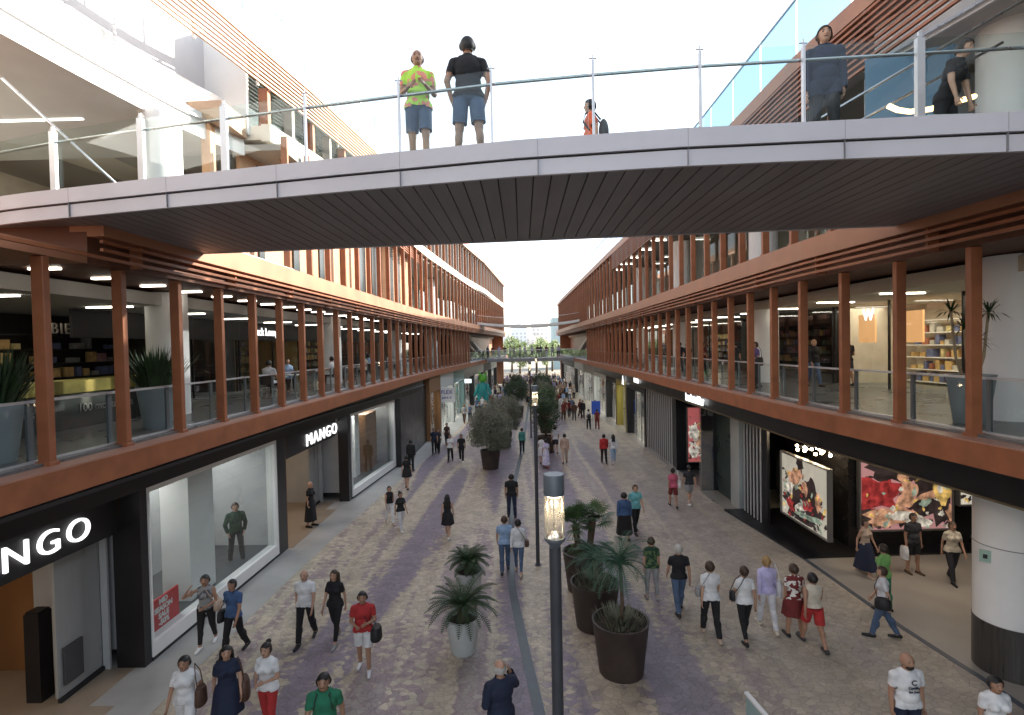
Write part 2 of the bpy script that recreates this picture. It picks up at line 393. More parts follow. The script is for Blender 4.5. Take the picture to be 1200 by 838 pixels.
sws(BL, 'roof_edge', TERL, XL3, frange(38, LEND, 1.5), .121, .3, 17.55, 18.2)
sws(BL, 'roof_beam', WHITEW, XL3, frange(7.5, 38, 1.5), -.05, .09, 16.62, 16.82)
yy = 8.0
while yy < 40:
    b = MB(); y2 = yy+1.7
    b.add([(XL3(yy),yy+.03,16.83),(XL3(y2),y2-.03,16.83),(XL3(y2),y2-.03,18.3),(XL3(yy),yy+.03,18.3)], [(0,1,2,3)]); b.build('parapet_glass_panel', glassmat('parapet_clear', (.93,.97,1.), .8, 1.3, milk=.12, milkcol=(.8,.88,.95)), BL)
    yy += 1.72
rep_parts('parapet_post', mat('post_pale', (.5,.58,.64), .4, .3), BL, (-.02,.02,-.02,.02,0,1.5), [(XL3(q), q, 16.83) for q in frange(8, 40, 1.72)])
sws(BL, 'parapet_cap', MC['post_pale'], XL3, frange(8, 40, 1.5), -.03, .03, 18.31, 18.36)
# white terrace at the near left: rounded slab edge, parapet, white wall
def terr(y): return float(np.interp(y, [-12, 2, 8, 12, 14.5, 16, 17.2], [-11.2, -10.9, -10.45, -10.1, -9.75, -9.4, -9.0]))
yt = frange(-12, 17.2, .8)
sws(BL, 'terrace_slab', WHITE, terr, yt, -16, 0, 13.3, 13.85)
sws(BL, 'terrace_edge', WHITE, terr, yt, .002, .10, 13.25, 14.0)
sws(BL, 'terrace_parapet', WHITE, lambda y: terr(y)-.35, yt, -.1, 0, 13.852, 15.0)
sws(BL, 'terrace_wall', mat('terrace_wall_white', (.55,.55,.57), .6, 0, .05, 1), lambda y: terr(y)-1.0, yt, -.3, 0, 13.86, 17.3)
b = MB(); b.box(-20, -7.3, 9.2, 17, 9.3, 9.5); b.build('terrace_floor', mat('terrace_floor', (.6,.58,.54), .4), BL)
for q in (3, 8, 13):
    ld = bpy.data.lights.new('terrace_lamp', 'AREA'); ld.shape = 'RECTANGLE'; ld.size = 4; ld.size_y = 3; ld.energy = 80; ld.color = (1, .94, .85)
    o = bpy.data.objects.new('terrace_lamp', ld); COL.objects.link(o); o.location = (-13.5, q, 13.2)
    b = MB(); b.box(-1.6, 1.6, -.03, .03, -.02, 0); o = b.build('ceiling_light', mat('lit_strip_soft', (.9,.9,.85), .5, em=(1,.96,.88), ems=1.2)); o.location = (-13.4, q+1.3, 13.29); tag(o, '%s strip light from the near end on pale terrace ceiling at top left' % ORD[(3, 8, 13).index(q)], 'ceiling light', 'terrace strip lights')
sws(BL, 'terrace_rail', STEEL, lambda y: terr(y)+.16, yt, 0, .05, 13.75, 13.80)
rep_parts('parapet_post', STEEL, BL, (0, .05, -.03, .03, 0, 2.4), [(terr(y)-.2, y, 14.0) for y in (7.2, 10.3, 13.3)])
b = MB(); b.box(-10.0, -8.75, 15.7, 17.1, 13.75, 14.35); b.build('beam_end', mat('beam_shaded_tan', (.42,.28,.19), .6, 0, .12, 2), BL)  # terracotta beam end, its shaded look put into the tan colour
fin('column', BL, MC['slat_orange'], -9.35, 15.95, 9.5, 13.74, .28, .28)
sws(BL, 'timber_panel', MC['slat_orange'], XL3, frange(17.2, 38, 1.5), -.9, -.8, 9.5, 13.6)
for q in frange(18, 34, 2.0): b = MB(); b.box(XL3(q)-.79, XL3(q)-.74, q, q+1.0, 9.6, 13.2); b.build('dark_pane', mat('dark_pane', (.03,.035,.03), .15), BL)
b = MB(); b.box(-11.2, -8.7, 17.05, 17.19, 13.9, 17.2); b.build('terrace_wall', WHITE, BL)
# back walls of the level 2 terrace and lit ceiling lines
b = MB(); b.box(-18.2, -18, -12, 26, 9.5, 13.3); b.box(-18, -7.6, 30, 30.2, 9.5, 13.7); b.build('terrace_back_wall', LITBEIGE, BL)
# level 2 glazed shop wall behind the fins (left)
sws(BL, 'shopfront_wall', mat('l2_shop_wall', (.55,.42,.28), .5, 0, .45, .6, stretch=(1,.35,1)), XL, frange(18, LEND, 2), -5.2, -5, 9.5, 13.7)
sws(BL, 'shopfront_glass', glassmat('l2_glass', (.8,.85,.83), .9, 1.6), XL, frange(18, LEND, 2), -3.02, -3, 9.5, 13.0)
# ---- right upper floors
y = 13.0
while y < REND:
    fin('fin', BR, TER, XR(y), y, 9.475, 14.0, .12, .20); y += 1.70
yr = frange(-12, REND, 1.5)
sws(BR, 'roof_slab', mat('right_roof', (.4,.38,.36), .7, 0, .1, 1), XR, yr, .1, 8, 14.05, 14.35)
sws(BR, 'roof_edge', TERL, XR, frange(7.0, REND, 1.5), -.16, .098, 14.0, 14.4)
b = MB()
for i in range(9):
    z = 12.72 + i*.142; b.sweep(XR, frange(7.5, 42, 1.5), -.22, -.16, z, z+.055)
b.build('sun_slats', TER, BR)
rep_parts('slat_post', mat('dark_slat_post', (.09,.07,.06), .5), BR, (-.034, .034, -.035, .035, 0, 1.34), [(XR(y)-.125, y, 12.65) for y in frange(9, 42, 2.7)])
yy = 8.0; n = 0
while yy < 96:
    y2 = min(yy+2.05, REND)
    b = MB(); b.add([(XR(yy)-.1,yy+.03,14.42),(XR(y2)-.1,y2-.03,14.42),(XR(y2)-.1,y2-.03,15.85),(XR(yy)-.1,yy+.03,15.85)], [(0,1,2,3)]); b.build('parapet_glass_panel', PGLASS, BR)
    yy += 2.1
sws(BR, 'parapet_cap', mat('cap_grey', (.30,.36,.42), .4, .3), XR, frange(8, REND, 1.5), -.13, -.07, 15.85, 15.9)
terrR = lambda y: float(np.interp(y, [-12, 4, 8, 10, 11.4, 12.5], [9.9, 9.5, 9.15, 8.85, 8.5, 8.2]))
yt = frange(-12, 12.4, .7)
sws(BR, 'terrace_slab', mat('terrace_grey', (.62,.60,.58), .6, 0, .05, 1), terrR, yt, .05, 14, 13.1, 13.9)
sws(BR, 'terrace_edge', mat('terrace_edge_grey', (.72,.72,.73), .5, 0, .04, 1), terrR, yt, -.04, .048, 13.05, 14.0)
sws(BR, 'terrace_rail', STEEL, lambda y: terrR(y)-.1, yt, -.04, 0, 13.12, 13.17)
b = MB(); b.box(8.2, 16, 12.6, 12.8, 9.5, 13.0); b.build('terrace_back_wall', mat('terrace_back', (.45,.46,.48), .5, 0, .08, .8), BR)
b = MB(); b.add([(7.0,10.9,9.55),(8.4,10.4,9.55),(8.4,10.4,12.5),(7.0,10.9,12.5)], [(0,1,2,3)]); b.build('glass_screen', PGLASS, BR)
b = MB(); b.box(16, 16.2, -12, 12.6, 9.5, 13.05); b.build('terrace_back_wall', LITBEIGE, BR)
sws(BR, 'shopfront_wall', mat('l2_shop_wall_r', (.30,.24,.19), .5, 0, .5, .6, stretch=(1,.35,1)), XR, frange(13, REND, 2), 5, 5.2, 9.5, 14.0)
sws(BR, 'shopfront_glass', MC['l2_glass'], XR, frange(13, REND, 2), 3, 3.02, 9.5, 13.4)
# round white columns through the upper floors
def rcol(parent, x, y, z0, z1, r=.5, label=None):
    b = MB(); b.lathe([(r, z0), (r, z1)], (x, y, 0), 40); return b.build('round_column', WHITE, parent, smooth=True)
for y in (14.3, 26.2, 38.3, 50.2):
    rcol(BL, XL(y)-2.2, y, 5.2, 8.5); rcol(BL, XL(y)-2.2, y, 9.5, 13.3)
for y in (11.0, 22.0, 33.2, 44.4):
    rcol(BR, 9.98, y, 5.2, 8.5, .55); rcol(BR, 9.98, y, 9.5, 13.1, .55)
# blank masses behind, end walls
for s, parent, FX, ye in ((-1, BL, XL, LEND), (1, BR, XR, REND)):
    x0 = FX(ye)
    b = MB(); b.box(x0+s*.3, x0+s*22, ye, ye+.3, 0, 17.6 if s < 0 else 14.0); b.build('end_wall', TERL, parent)
    b = MB(); b.box(s*22, s*22.4, -12, ye, 0, 17 if s < 0 else 14); b.box(s*9.5, s*22, -12.3, -12, 0, 17 if s < 0 else 14); b.build('rear_wall', TERD, parent)
    b = MB(); b.box(s*16, s*22, -12, ye, 13.9, 14.2); b.build('rear_roof', CEILW, parent)
sws(BL, 'rear_roof', CEILW, lambda y: -15, frange(17, LEND, 5), -7, 0, 17.86, 18.0)
# ---- level 1 interiors
sws(BL, 'gallery_floor', CONC, XL, frange(-12, LEND, 3), -16, -6.02, 4.9, 5.2)
sws(BR, 'gallery_floor', mat('gallery_floor_r', (.2,.185,.15), .3, 0, .1, 1), XR, frange(-12, REND, 3), 6.02, 16, 4.9, 5.2)
sws(BL, 'ceiling', CEILW, XL, frange(-12, LEND, 3), -14, -2.0, 8.14, 8.45)
sws(BR, 'ceiling', mat('ceil_r', (.62,.56,.44), .8), XR, frange(-12, REND, 3), 1.9, 14, 8.14, 8.45)
# far recess with stairs at level 1
for s, parent, FX, ye in ((-1, BL, XL, LEND), (1, BR, XR, REND)):
    sws(parent, 'recess_wall', TERL, FX, frange(60, ye, 3), s*2.2, s*2.4, 5.2, 8.5)
    xa = FX(64)+s*1.2; xb = FX(78)+s*1.2
    b = MB(); b.add([(xa,64,8.2),(xb,78,5.3),(xb,78,5.7),(xa,64,8.6),(xa+s*.6,64,8.2),(xb+s*.6,78,5.3),(xb+s*.6,78,5.7),(xa+s*.6,64,8.6)], [(0,1,2,3),(4,5,6,7),(0,1,5,4),(3,2,6,7),(0,3,7,4),(1,2,6,5)])
    b.build('staircase', CREAM, parent)
    sws(parent, 'recess_glass', TGLASS, FX, frange(59.5, ye, 3), s*.10, s*.12, 5.2, 6.2)

def room(parent, side, FX, y0, y1, depth, z0, z1, wallm, floorm, ceilm=None, gl=True, back=None, mull=3):
    """a shop unit: back wall, side walls, glass front with mullions"""
    s = side; X = FX
    b = MB(); ys = frange(y0, y1, 3)
    b.sweep(X, ys, s*depth, s*(depth+.1), z0, z1)
    for y in (y0, y1-.06): x = X(y); b.box(x+s*.1, x+s*depth, y, y+.06, z0, z1)
    w = b.build('shop_wall', wallm, parent)
    if gl:
        b = MB(); b.sweep(X, ys, s*.0, s*.015, z0, z1); b.build('shop_glass', WGLASS, parent)
        for y in frange(y0, y1, mull):
            x = X(min(max(y, y0+.03), y1-.03)); b = MB(); b.box(x-.03, x+.03, y-.03, y+.03, z0, z1); b.build('mullion', BLK, parent)
# left level-1 shops: shop line at XL-5.4
XL1 = lambda y: XL(y) - 4.6
XR1 = lambda y: XR(y) + 4.6
goods_m = []
for i, c in enumerate([(.45,.30,.12),(.28,.10,.06),(.12,.16,.10),(.40,.38,.33),(.10,.12,.22),(.5,.42,.2),(.2,.2,.2),(.30,.16,.18)]):
    goods_m.append(mat('goods_%s' % 'abcdefgh'[i], c, .6, 0, .3, 5))
def shelves(side, FX, y0, y1, dep, z0, z1, label, n=60, bright=False, cell=.4):
    """a wall shelving unit (a thing) with boards and a stock part per colour"""
    s = side; t = empty('shelving_unit', (FX((y0+y1)/2)+s*dep, (y0+y1)/2, z0), label, 'shelves')
    ox, oy, oz = t.location
    b = MB()
    for z in frange(z0+.1, z1, .42): b.sweep(lambda y: FX(y)-ox, [y0, y1], s*dep, s*(dep-.35), z-oz-.015, z-oz+.015)
    vs = b.v; b.v = [(v[0], v[1]-oy, v[2]) for v in vs]
    b.build('shelf_boards', BLK2 if not bright else WHITEW, t)
    bs = [MB() for _ in range(5)]
    cols = rnd.sample(goods_m, 5)
    for z in frange(z0+.1, z1, .42)[:-1]:
        y = y0+.1
        while y < y1-.3:
            w = rnd.uniform(.1, cell); h = rnd.uniform(.12, .36)
            if rnd.random() < .8:
                x = FX(y)+s*(dep-.18); rnd.choice(bs).box(x-ox-.12, x-ox+.12, y-oy, y-oy+w, z-oz+.017, z-oz+.017+h)
            y += w+rnd.uniform(.02, .15)
    for q, c in zip(bs, cols):
        if q.v: q.build('stock', c, t)['kind'] = 'stuff'
    return t
lsegs = [(3.0, 18.9, DKWALL), (19.1, 22.0, DKWALL), (22.2, 28.0, mat('shop_ochre', (.38,.26,.09), .6, 0, .4, .8)), (28.2, 38, DKWALL), (38.2, 49, BROWN), (49.2, 58.5, BROWN)]
for y0, y1, m in lsegs:
    room(BL, -1, XL1, y0, y1, 3.0, 5.2, 8.14, m, None, gl=(y0 > 18), mull=2.6)
for i, (y0, y1) in enumerate([(9.0, 12.0), (12.2, 15.0), (15.3, 18.6)]):
    shelves(-1, XL1, y0, y1, 2.6, 5.2, 7.5, ['dark stocked shelves at far left of first floor gallery', 'dark stocked shelves behind the yellow bar counter', 'dark stocked shelves beside first white gallery column'][i])
for i, (y0, y1) in enumerate([(22.6, 27.5), (28.6, 32), (32.4, 37), (39.5, 47)]):
    shelves(-1, XL1, y0, y1, 2.6, 5.2, 7.6, ['shelves of goods in ochre first floor shop under pale lettering', 'shelves in dark left gallery shop past the second white column', 'shelves further along the dark left gallery shop', 'shelves in brown shop at far end of left gallery'][i])
# yellow counter with lettering
t = empty('bar_counter', (-10.6, 12.2, 5.2), 'yellow topped bar counter with pale lettering on left first floor', 'counter')
b = MB(); b.box(-.35, .35, -3.4, 3.0, 0, .82); b.build('counter_front', mat('counter_dark', (.05,.055,.05), .5, 0, .1, 2), t)
b = MB(); b.box(-.38, .42, -3.45, 3.05, .82, 1.1); b.build('counter_top', mat('counter_yellow', (.20,.17,.03), .5, 0, .35, 2), t)
text_obj('lettering', '100 montaditos', .27, (.365, .6, .45), '+x', mat('letters_grey', (.25,.25,.24), .5), t)
text_obj('lettering', '100 montaditos', .27, (.365, -2.2, .45), '+x', MC['letters_grey'], t)
sg = text_obj('shop_sign', 'BIER', .42, (XL1(14.5)-.6, 14.5, 7.6), '+x', mat('letters_dim', (.30,.28,.26), .5), None, spacing=1.2); tag(sg, 'dim grey raised capitals over the dark first floor bar shelves', 'sign')
sg = text_obj('shop_sign', 'Jack Lounge', .50, (XL1(24.6)+.06, 24.6, 7.74), '+x', LITSIGN, None, bold=.004); tag(sg, 'white lettering above ochre shop on left first floor', 'sign')
b = MB(); b.sweep(XL1, frange(14, 58.5, 3), -.05, .03, 7.35, 8.13); b.build('shop_header', BLK2, BL)
# right level-1 shops
rsegs = [(3, 20.6, LITBEIGE), (20.8, 31, DKWALL), (31.2, 44, BROWN), (44.2, 57.5, BROWN)]
for y0, y1, m in rsegs: room(BR, 1, XR1, y0, y1, 3.0, 5.2, 8.14, m, None, mull=2.9)
for i, (y0, y1) in enumerate([(12.5, 16.2), (16.6, 20.2), (21.2, 25), (25.5, 30.4), (33, 42), (46, 56)]):
    shelves(1, XR1, y0, y1, 2.7, 5.2, 7.5, ['bright shop shelves behind the dracaena on right first floor', 'bright shop shelves behind the couple on right first floor', 'shelves in dark right gallery shop past second white column', 'shelves deeper in the dark right gallery shop', 'shelves in brown right gallery shop', 'shelves at the far end of right gallery'][i], bright=(i < 2), cell=.3)
for i, (y, z) in enumerate([(17.0, 7.25), (19.2, 7.25)]):
    b = MB(); x = XR1(y)+.25; b.box(x, x+.06, y-.45, y+.45, z-.5, z+.5); tag(b.build('shop_banner', mat('orange_panel', (.5,.24,.08), .5, em=(1,.5,.2), ems=.25)), 'square orange banner hanging in lit first floor shop, ' + ['behind the dracaena', 'left of the other beside white emblem'][i], 'banner', 'orange banners in the shop window')
sg = text_obj('shop_sign', 'W', .55, (XR1(18.6)-.08, 18.6, 7.7), '-x', LITSIGN, None, bold=.01); tag(sg, 'small white emblem letter on glass of right first floor shop', 'sign')
# ceiling strip lights
for k in range(16):
    y = 9.75 + 1.43*k
    b = MB(); b.box(-.28, .28, -.05, .05, -.03, 0); o = b.build('ceiling_light', LITSTRIP); x = XL(y)-1.35; o.location = (x, y, 8.52)
    tag(o, '%s strip light from the near end under the left first floor ceiling edge' % ORD[k], 'ceiling light', 'strip lights along left gallery')
for k in range(14):
    y = 7.5 + 3.1*k
    b = MB(); b.box(-.6, .6, -.04, .04, -.03, 0); o = b.build('ceiling_light', LITSTRIP); o.location = (XL(y)-3.3, y, 8.13)
    tag(o, '%s strip light from the near end on pale inner ceiling of left gallery' % ORD[k], 'ceiling light', 'inner strip lights of left gallery')
for k in range(14):
    y = 8.6 + 3.1*k
    b = MB(); b.box(-.6, .6, -.04, .04, -.03, 0); o = b.build('ceiling_light', LITSTRIP); o.location = (XR(y)+3.0, y, 8.13)
    tag(o, '%s strip light from the near end on pale ceiling of right gallery' % ORD[k], 'ceiling light', 'inner strip lights of right gallery')
for k in range(10):
    y = 18 + 3.4*k
    b = MB(); b.box(-.5, .5, -.05, .05, -.03, 0); o = b.build('ceiling_light', LITSTRIP); o.location = (XR(y)+1.6, y, 13.6)
    tag(o, '%s strip light from the near end behind upper fins of right building' % ORD[k], 'ceiling light', 'strip lights of right second floor')
sws(BL, 'ceiling', CEILW, XL, frange(17.2, LEND, 3), -6, -.2, 13.4, 13.6)
sws(BR, 'ceiling', CEILW, XR, frange(12.6, REND, 3), .2, 6, 13.7, 13.9)
for i, (s, y) in enumerate([(-1, 12), (-1, 22), (-1, 34), (-1, 47), (1, 14), (1, 18.5), (1, 36), (1, 50)]):
    ld = bpy.data.lights.new('gallery_lamp', 'AREA'); ld.shape = 'RECTANGLE'; ld.size = 1.5; ld.size_y = 6; ld.energy = 8 if s < 0 else (48 if y < 20 else 28); ld.color = (1, .86, .66)
    o = bpy.data.objects.new('gallery_lamp', ld); COL.objects.link(o); o.location = ((XL(y)-5.5) if s < 0 else (XR(y)+5.6), y, 8.05)

# ------------------------------------------------------------------ ground floor, left
XSLs = XSL
def pillar(parent, s, FX, y0, y1, z1=3.95, out=.12):
    b = MB(); x = FX((y0+y1)/2); b.box(x-s*out, x+s*.6, y0, y1, 0, z1); return b.build('pillar', BLK, parent)
sws(BL, 'shop_header', BLK, XSL, frange(-12, 36, 2), -.6, .16, 3.97, 4.69)
sws(BL, 'header_trim', mat('header_trim', (.09,.10,.12), .4, .3), XSL, frange(-12, 36, 2), .161, .24, 4.28, 4.36)
for y0, y1, d in ((3.5, 4.2, .6), (11.28, 11.5, .62), (17.42, 18.08, .6), (23.6, 24.0, .45), (30.25, 38.4, .6)):
    b = MB(); x = XSL((y0+y1)/2)-.03; b.box(x, x-d, y0, y1, 0, 3.95); b.build('pillar', BLK, BL)
def window_unit(y0, y1, sill, parent, s=-1, FX=XSL):
    t = bpy.data.objects.new('window', None)
    ys = frange(y0, y1, 2)
    b = MB(); b.sweep(FX, ys, s*.0, s*.30, .10, sill); b.sweep(FX, ys, s*.0, s*.30, 3.80, 3.969)
    for y, w in ((y0, .045), (y1-.14, .14)): x = FX(y+w/2); b.box(x, x+s*.3, y, y+w, sill+.001, 3.799)
    f = b.build('window', WHITE, parent)
    b = MB(); b.sweep(FX, ys, s*.02, s*.26, -.01, .098); b.build('plinth', BLK2, f)
    b = MB(); b.sweep(FX, [y0+.046, (y0+y1)/2, y1-.142], s*.10, s*.115, sill+.002, 3.798); b.build('pane', WGLASS, f)
    b = MB(); b.sweep(FX, ys, s*.302, s*2.6, sill-.12, sill-.02); b.build('display_floor', CONCD, f)
    b = MB(); b.sweep(FX, ys, s*2.6, s*2.7, 0, 4.0)
    b.box(FX(y0)+s*.302, FX(y0)+s*2.6, y0-.02, y0+.02, .3, 3.95); b.box(FX(y1)+s*.302, FX(y1)+s*2.6, y1-.02, y1+.02, .3, 3.95)
    b.build('display_wall', GREYW, f)
    b = MB(); b.sweep(FX, ys, s*.302, s*2.6, 3.85, 3.9); b.build('display_ceiling', WHITE, f)
    return f
w1 = window_unit(11.51, 17.41, .42, BL)
w2 = window_unit(24.01, 30.24, .42, BL)
b = MB(); b.box(-9.5, -8.75, 13.5, 14.6, .3, 3.85); b.build('inner_pillar', WHITE, w1)
b = MB(); b.box(-9.1, -8.5, 26.4, 27.1, .3, 3.85); b.build('inner_pillar', WHITE, w2)
b = MB(); b.box(-9.4, -8.3, 27.6, 29.6, .3, 3.4); b.build('display_screen', BROWN, w2)
def arealamp(loc, sx, sy, en, col=(1, .97, .92)):
    ld = bpy.data.lights.new('shop_lamp', 'AREA'); ld.shape = 'RECTANGLE'; ld.size = sx; ld.size_y = sy; ld.energy = en; ld.color = col
    o = bpy.data.objects.new('shop_lamp', ld); COL.objects.link(o); o.location = loc
arealamp((-10.1, 14.4, 3.83), .8, 5, 36); arealamp((-8.9, 27.2, 3.83), .8, 5, 50)
# spots rows in windows
for wi, (y0, y1, nm) in enumerate(((11.8, 16.8, 'first white framed window'), (24.6, 29.8, 'second white framed window'))):
    for k in range(3):
        y = y0+(y1-y0)*(k+.5)/3
        b = MB(); b.lathe([(0, .14), (.05, .14), (.06, 0), (0, 0)], (0,0,0), 12); o = b.build('spotlight', LITSTRIP, smooth=True, sharp=40); o.location = (-9.1, y, 3.70)
        tag(o, '%s small ceiling spotlight from the near end in %s' % (ORD[k], nm), 'spotlight', 'window spotlights')
# entrances: warm timber interiors, grey return wall, header
for (y0, y1) in ((4.21, 10.1), (18.09, 22.5)):
    b = MB(); b.box(-13.6, -13.5, y0, y1+.8, 0, 4); b.box(-13.5, XSL(y0)-.05, y0-.04, y0+.02, 0, 4); b.build('entrance_wall', BROWN, BL)
    yg = y1-2.2
    yw = 11.27 if y0 < 10 else 23.59
    b = MB(); b.box(-10.75, -9.31, yw-.06, yw, 0, 3.96); b.build('entrance_wall', GREYW, BL)
    b = MB(); b.box(-13.5, -10.751, yw-.06, yw, 0, 3.96); b.build('entrance_wall', BROWN, BL)
    b = MB(); b.box(-9.34, -9.28, y1+.02, yw-.061, 0.10, 3.3); b.build('grey_panel', mat('grey_sheen_panel', (.33,.34,.34), .3, .1, .1, 1, stretch=(1,3,.3)), BL)
    b = MB(); b.box(-9.30, -9.22, y1+.02, yw-.062, 0.0, .097); b.build('plinth', BLK2, BL)
    b = MB(); b.box(-9.27, -9.12, yw-.05, yw, 0.0, 3.96); b.build('entrance_wall', GREYW, BL)
    xh = -8.84 if y0 < 10 else -8.44
    b = MB(); b.box(xh-.05, xh, y0+.01, yw-.063, 3.02, 3.96); b.build('entrance_header', BLK2, BL)
    b = MB(); b.box(-13.5, -8.61, y0+.03, yw, 3.97, 4.0); b.build('entrance_ceiling', BROWN, BL)
    b = MB(); b.box(-13.5, -8.1, y0+.03, y1-.06, .0, .012); b.box(-13.5, -8.61, y1-.06, yw, .0, .012); b.build('entrance_floor', mat('entrance_floor', (.30,.24,.18), .35, 0, .1, 2), BL)
    arealamp((-10.8, (y0+y1)/2-.6, 3.9), 2, 3, 22, (1, .80, .58))
    for k in range(5):
        b = MB(); b.lathe([(0,.07),(.06,.07),(.07,0),(0,0)], (0,0,0), 12); o = b.build('spotlight', LITWARM, smooth=True, sharp=40); o.location = (-9.4-.8*k, y0+1+(k % 3)*.9, 3.86)
        tag(o, '%s warm spotlight from the street in the %s entrance' % (ORD[k], 'near' if y0 < 10 else 'second'), 'spotlight', 'entrance spotlights')
def letter_sign(x, y, z, ht, length, label):
    me = text_mesh('MANGO', 1.0, .05, spacing=1.25, bold=-.006); xs_ = [v.co.x for v in me.vertices]; ys_ = [v.co.y for v in me.vertices]
    cx, cy = (max(xs_)+min(xs_))/2, (max(ys_)+min(ys_))/2
    me.transform(Matrix.Translation((-cx, -cy, 0))); me.transform(Matrix.Diagonal((length/(max(xs_)-min(xs_)), ht/(max(ys_)-min(ys_)), 1, 1)))
    me.materials.append(LITSIGN)
    o = bpy.data.objects.new('shop_sign', me); COL.objects.link(o); o.rotation_euler = (math.pi/2, 0, math.pi/2); o.location = (x, y, z)
    return tag(o, label, 'sign', 'white lettering over the left shop entrances')
letter_sign(-8.80, 8.94, 3.44, .44, 3.0, 'large white letter sign cut by the left edge over near entrance')
letter_sign(-8.40, 21.9, 3.38, .46, 3.3, 'smaller looking white letter sign over the second left entrance')
# black totem in near entrance and low grey box
t = gp(48, 819)
b = MB(); b.box(-.15, .15, -.15, .15, 0, 1.76); b.box(-.13, .13, -.13, .13, 1.76, 1.80)
o = b.build('entrance_totem', BLK); o.location = (t.x, t.y, 0.012); tag(o, 'tall black rectangular post standing in near left shop entrance', 'post')
b = MB(); b.box(-.05, .0, -.22, .22, 0, .75); o = b.build('wall_cabinet', mat('cab_grey', (.08,.08,.085), .4, .2), loc=(-9.22, 10.45, .30)); tag(o, 'dark grey rectangular wall box on grey panel in near left entrance', 'box')
# red sale poster in the window
t = empty('sale_poster', (-8.66, 12.18, .40), 'red sale poster with white capitals standing inside first left window', 'poster')
b = MB(); b.box(-.02, .02, -.50, .66, 0, .74); b.build('poster_board', mat('red_board', (.55,.015,.02), .5), t)
for i, (tx, sz) in enumerate((('MID', .17), ('SEASON', .17), ('SALE', .17), ('-50%', .18))):
    text_obj('lettering', tx, sz, (.025, .10, .63-.165*i), '+x', WHITE, t, bold=.008, depth=.006)
b = MB(); b.box(-.02, .02, -.25, .25, 0, .02); o = b.build('floor_card', WHITE, loc=(-8.9, 13.35, .325)); o.rotation_euler = (0, 0, .3); tag(o, 'small white card lying on window floor right of red poster', 'card')

# further left shops 38-85
def shop_row(parent, s, FX, segs):
    for (y0, y1, wallm, headm, lit) in segs:
        b = MB(); ys = frange(y0, y1, 3)
        b.sweep(FX, ys, s*3.2, s*3.3, 0, 4.0); b.build('shop_wall', wallm, parent)
        b = MB(); b.sweep(FX, ys, s*-.05, s*.5, 3.5, 4.69); b.build('shop_header', headm, parent)
        for y in (y0, y1-.35):
            b = MB(); b.box(FX(y)+s*-.06, FX(y)+s*.7, y, y+.35, 0, 3.499); b.build('pillar', headm, parent)
        b = MB(); b.sweep(FX, [y0+.352, y1-.352], s*.2, s*.215, .1, 3.498); b.build('shop_glass', WGLASS, parent)
        for y in frange(y0+.36, y1-.36, 1.8)[1:-1]:
            b = MB(); b.box(FX(y)+s*.17, FX(y)+s*.23, y-.03, y+.03, 0, 3.49); b.build('mullion', STEEL, parent)
        b = MB(); b.sweep(FX, ys, s*.25, s*3.2, 3.85, 3.9); b.build('shop_ceiling', CEILW, parent)
        arealamp((FX((y0+y1)/2)+s*1.7, (y0+y1)/2, 3.8), 1.5, (y1-y0)*.7, lit*.7*(y1-y0), (1, .93, .8))
shop_row(BL, -1, XSL, [(38.41, 42.5, BROWN, BROWN, 12), (42.51, 48.5, WHITE, mat('pale_header', (.5,.52,.52), .4), 22), (48.51, 55, GREYW, mat('teal_header', (.12,.2,.2), .4), 18), (55.01, 62, DKWALL, BLK, 8), (62.01, 70, LITBEIGE, BLK, 18), (70.01, 78, DKWALL, BLK2, 12), (78.01, 85, GREYW, BLK, 14)])
sws(BL, 'inner_wall', DKWALL, XSL, frange(-12, LEND, 4), -8, -7.8, 0, 4.7)
t = empty('hanging_sign', (XSL(42.7)+.5, 42.7, 3.0), 'white projecting sign with purple writing beside brown left shop', 'sign')
b = MB(); b.box(-.65, .65, -.06, .06, -.6, .6); b.build('sign_board', WHITE, t)
for i, tx in enumerate(('FLEX', 'para ti')): text_obj('lettering', tx, .42-.12*i, (0, -.065, .22-.42*i), '-y', mat('purple_ink', (.07,.05,.30), .5), t, depth=.006, bold=.006)
b = MB(); b.box(-.35, .35, -.05, .05, -.2, .2); o = b.build('hanging_sign', mat('sign_lit', (.8,.85,.85), .5, em=(.8,.95,1), ems=.5), loc=(XSL(55)+.45, 54.8, 3.3)); tag(o, 'small pale blank box sign beside dark shop further down the left', 'sign')

# ------------------------------------------------------------------ ground floor, right
def pl(name, pts, z0, z1, m, parent):
    n = len(pts); b = MB(); b.add([(p[0],p[1],z0) for p in pts]+[(p[0],p[1],z1) for p in pts], [tuple(range(n-1,-1,-1)), tuple(range(n,2*n))]+[(i,(i+1)%n,n+(i+1)%n,n+i) for i in range(n)])
    return b.build(name, m, parent)
pl('black_plinth', [(8.72,16.65),(15.5,17.0),(15.5,21.6),(8.12,21.6)], .01, .06, BLK, BR)
pl('shop_block', [(10.6,17.45),(15.8,17.7),(15.8,21.5),(10.6,21.5)], .061, 4.0, mat('shop_black_wall', (.014,.013,.013), .25, 0, .4, 1), BR)
sws(BR, 'shop_header', BLK, lambda y: XR(y)+.55, frange(-12, 57, 2), -.08, .2, 3.95, 4.69)
sws(BR, 'header_trim', mat('trim_gold', (.20,.16,.10), .4, .4), lambda y: XR(y)+.55, frange(-12, 57, 2), -.12, -.081, 3.95, 3.99)
sws(BR, 'arcade_ceiling', BLK2, XR, frange(-12, 21.5, 2), .76, 13, 4.02, 4.1)
sws(BR, 'arcade_wall', DKWALL, lambda y: 15.9, frange(-12, 21.5, 4), 0, .3, 0, 4.0)
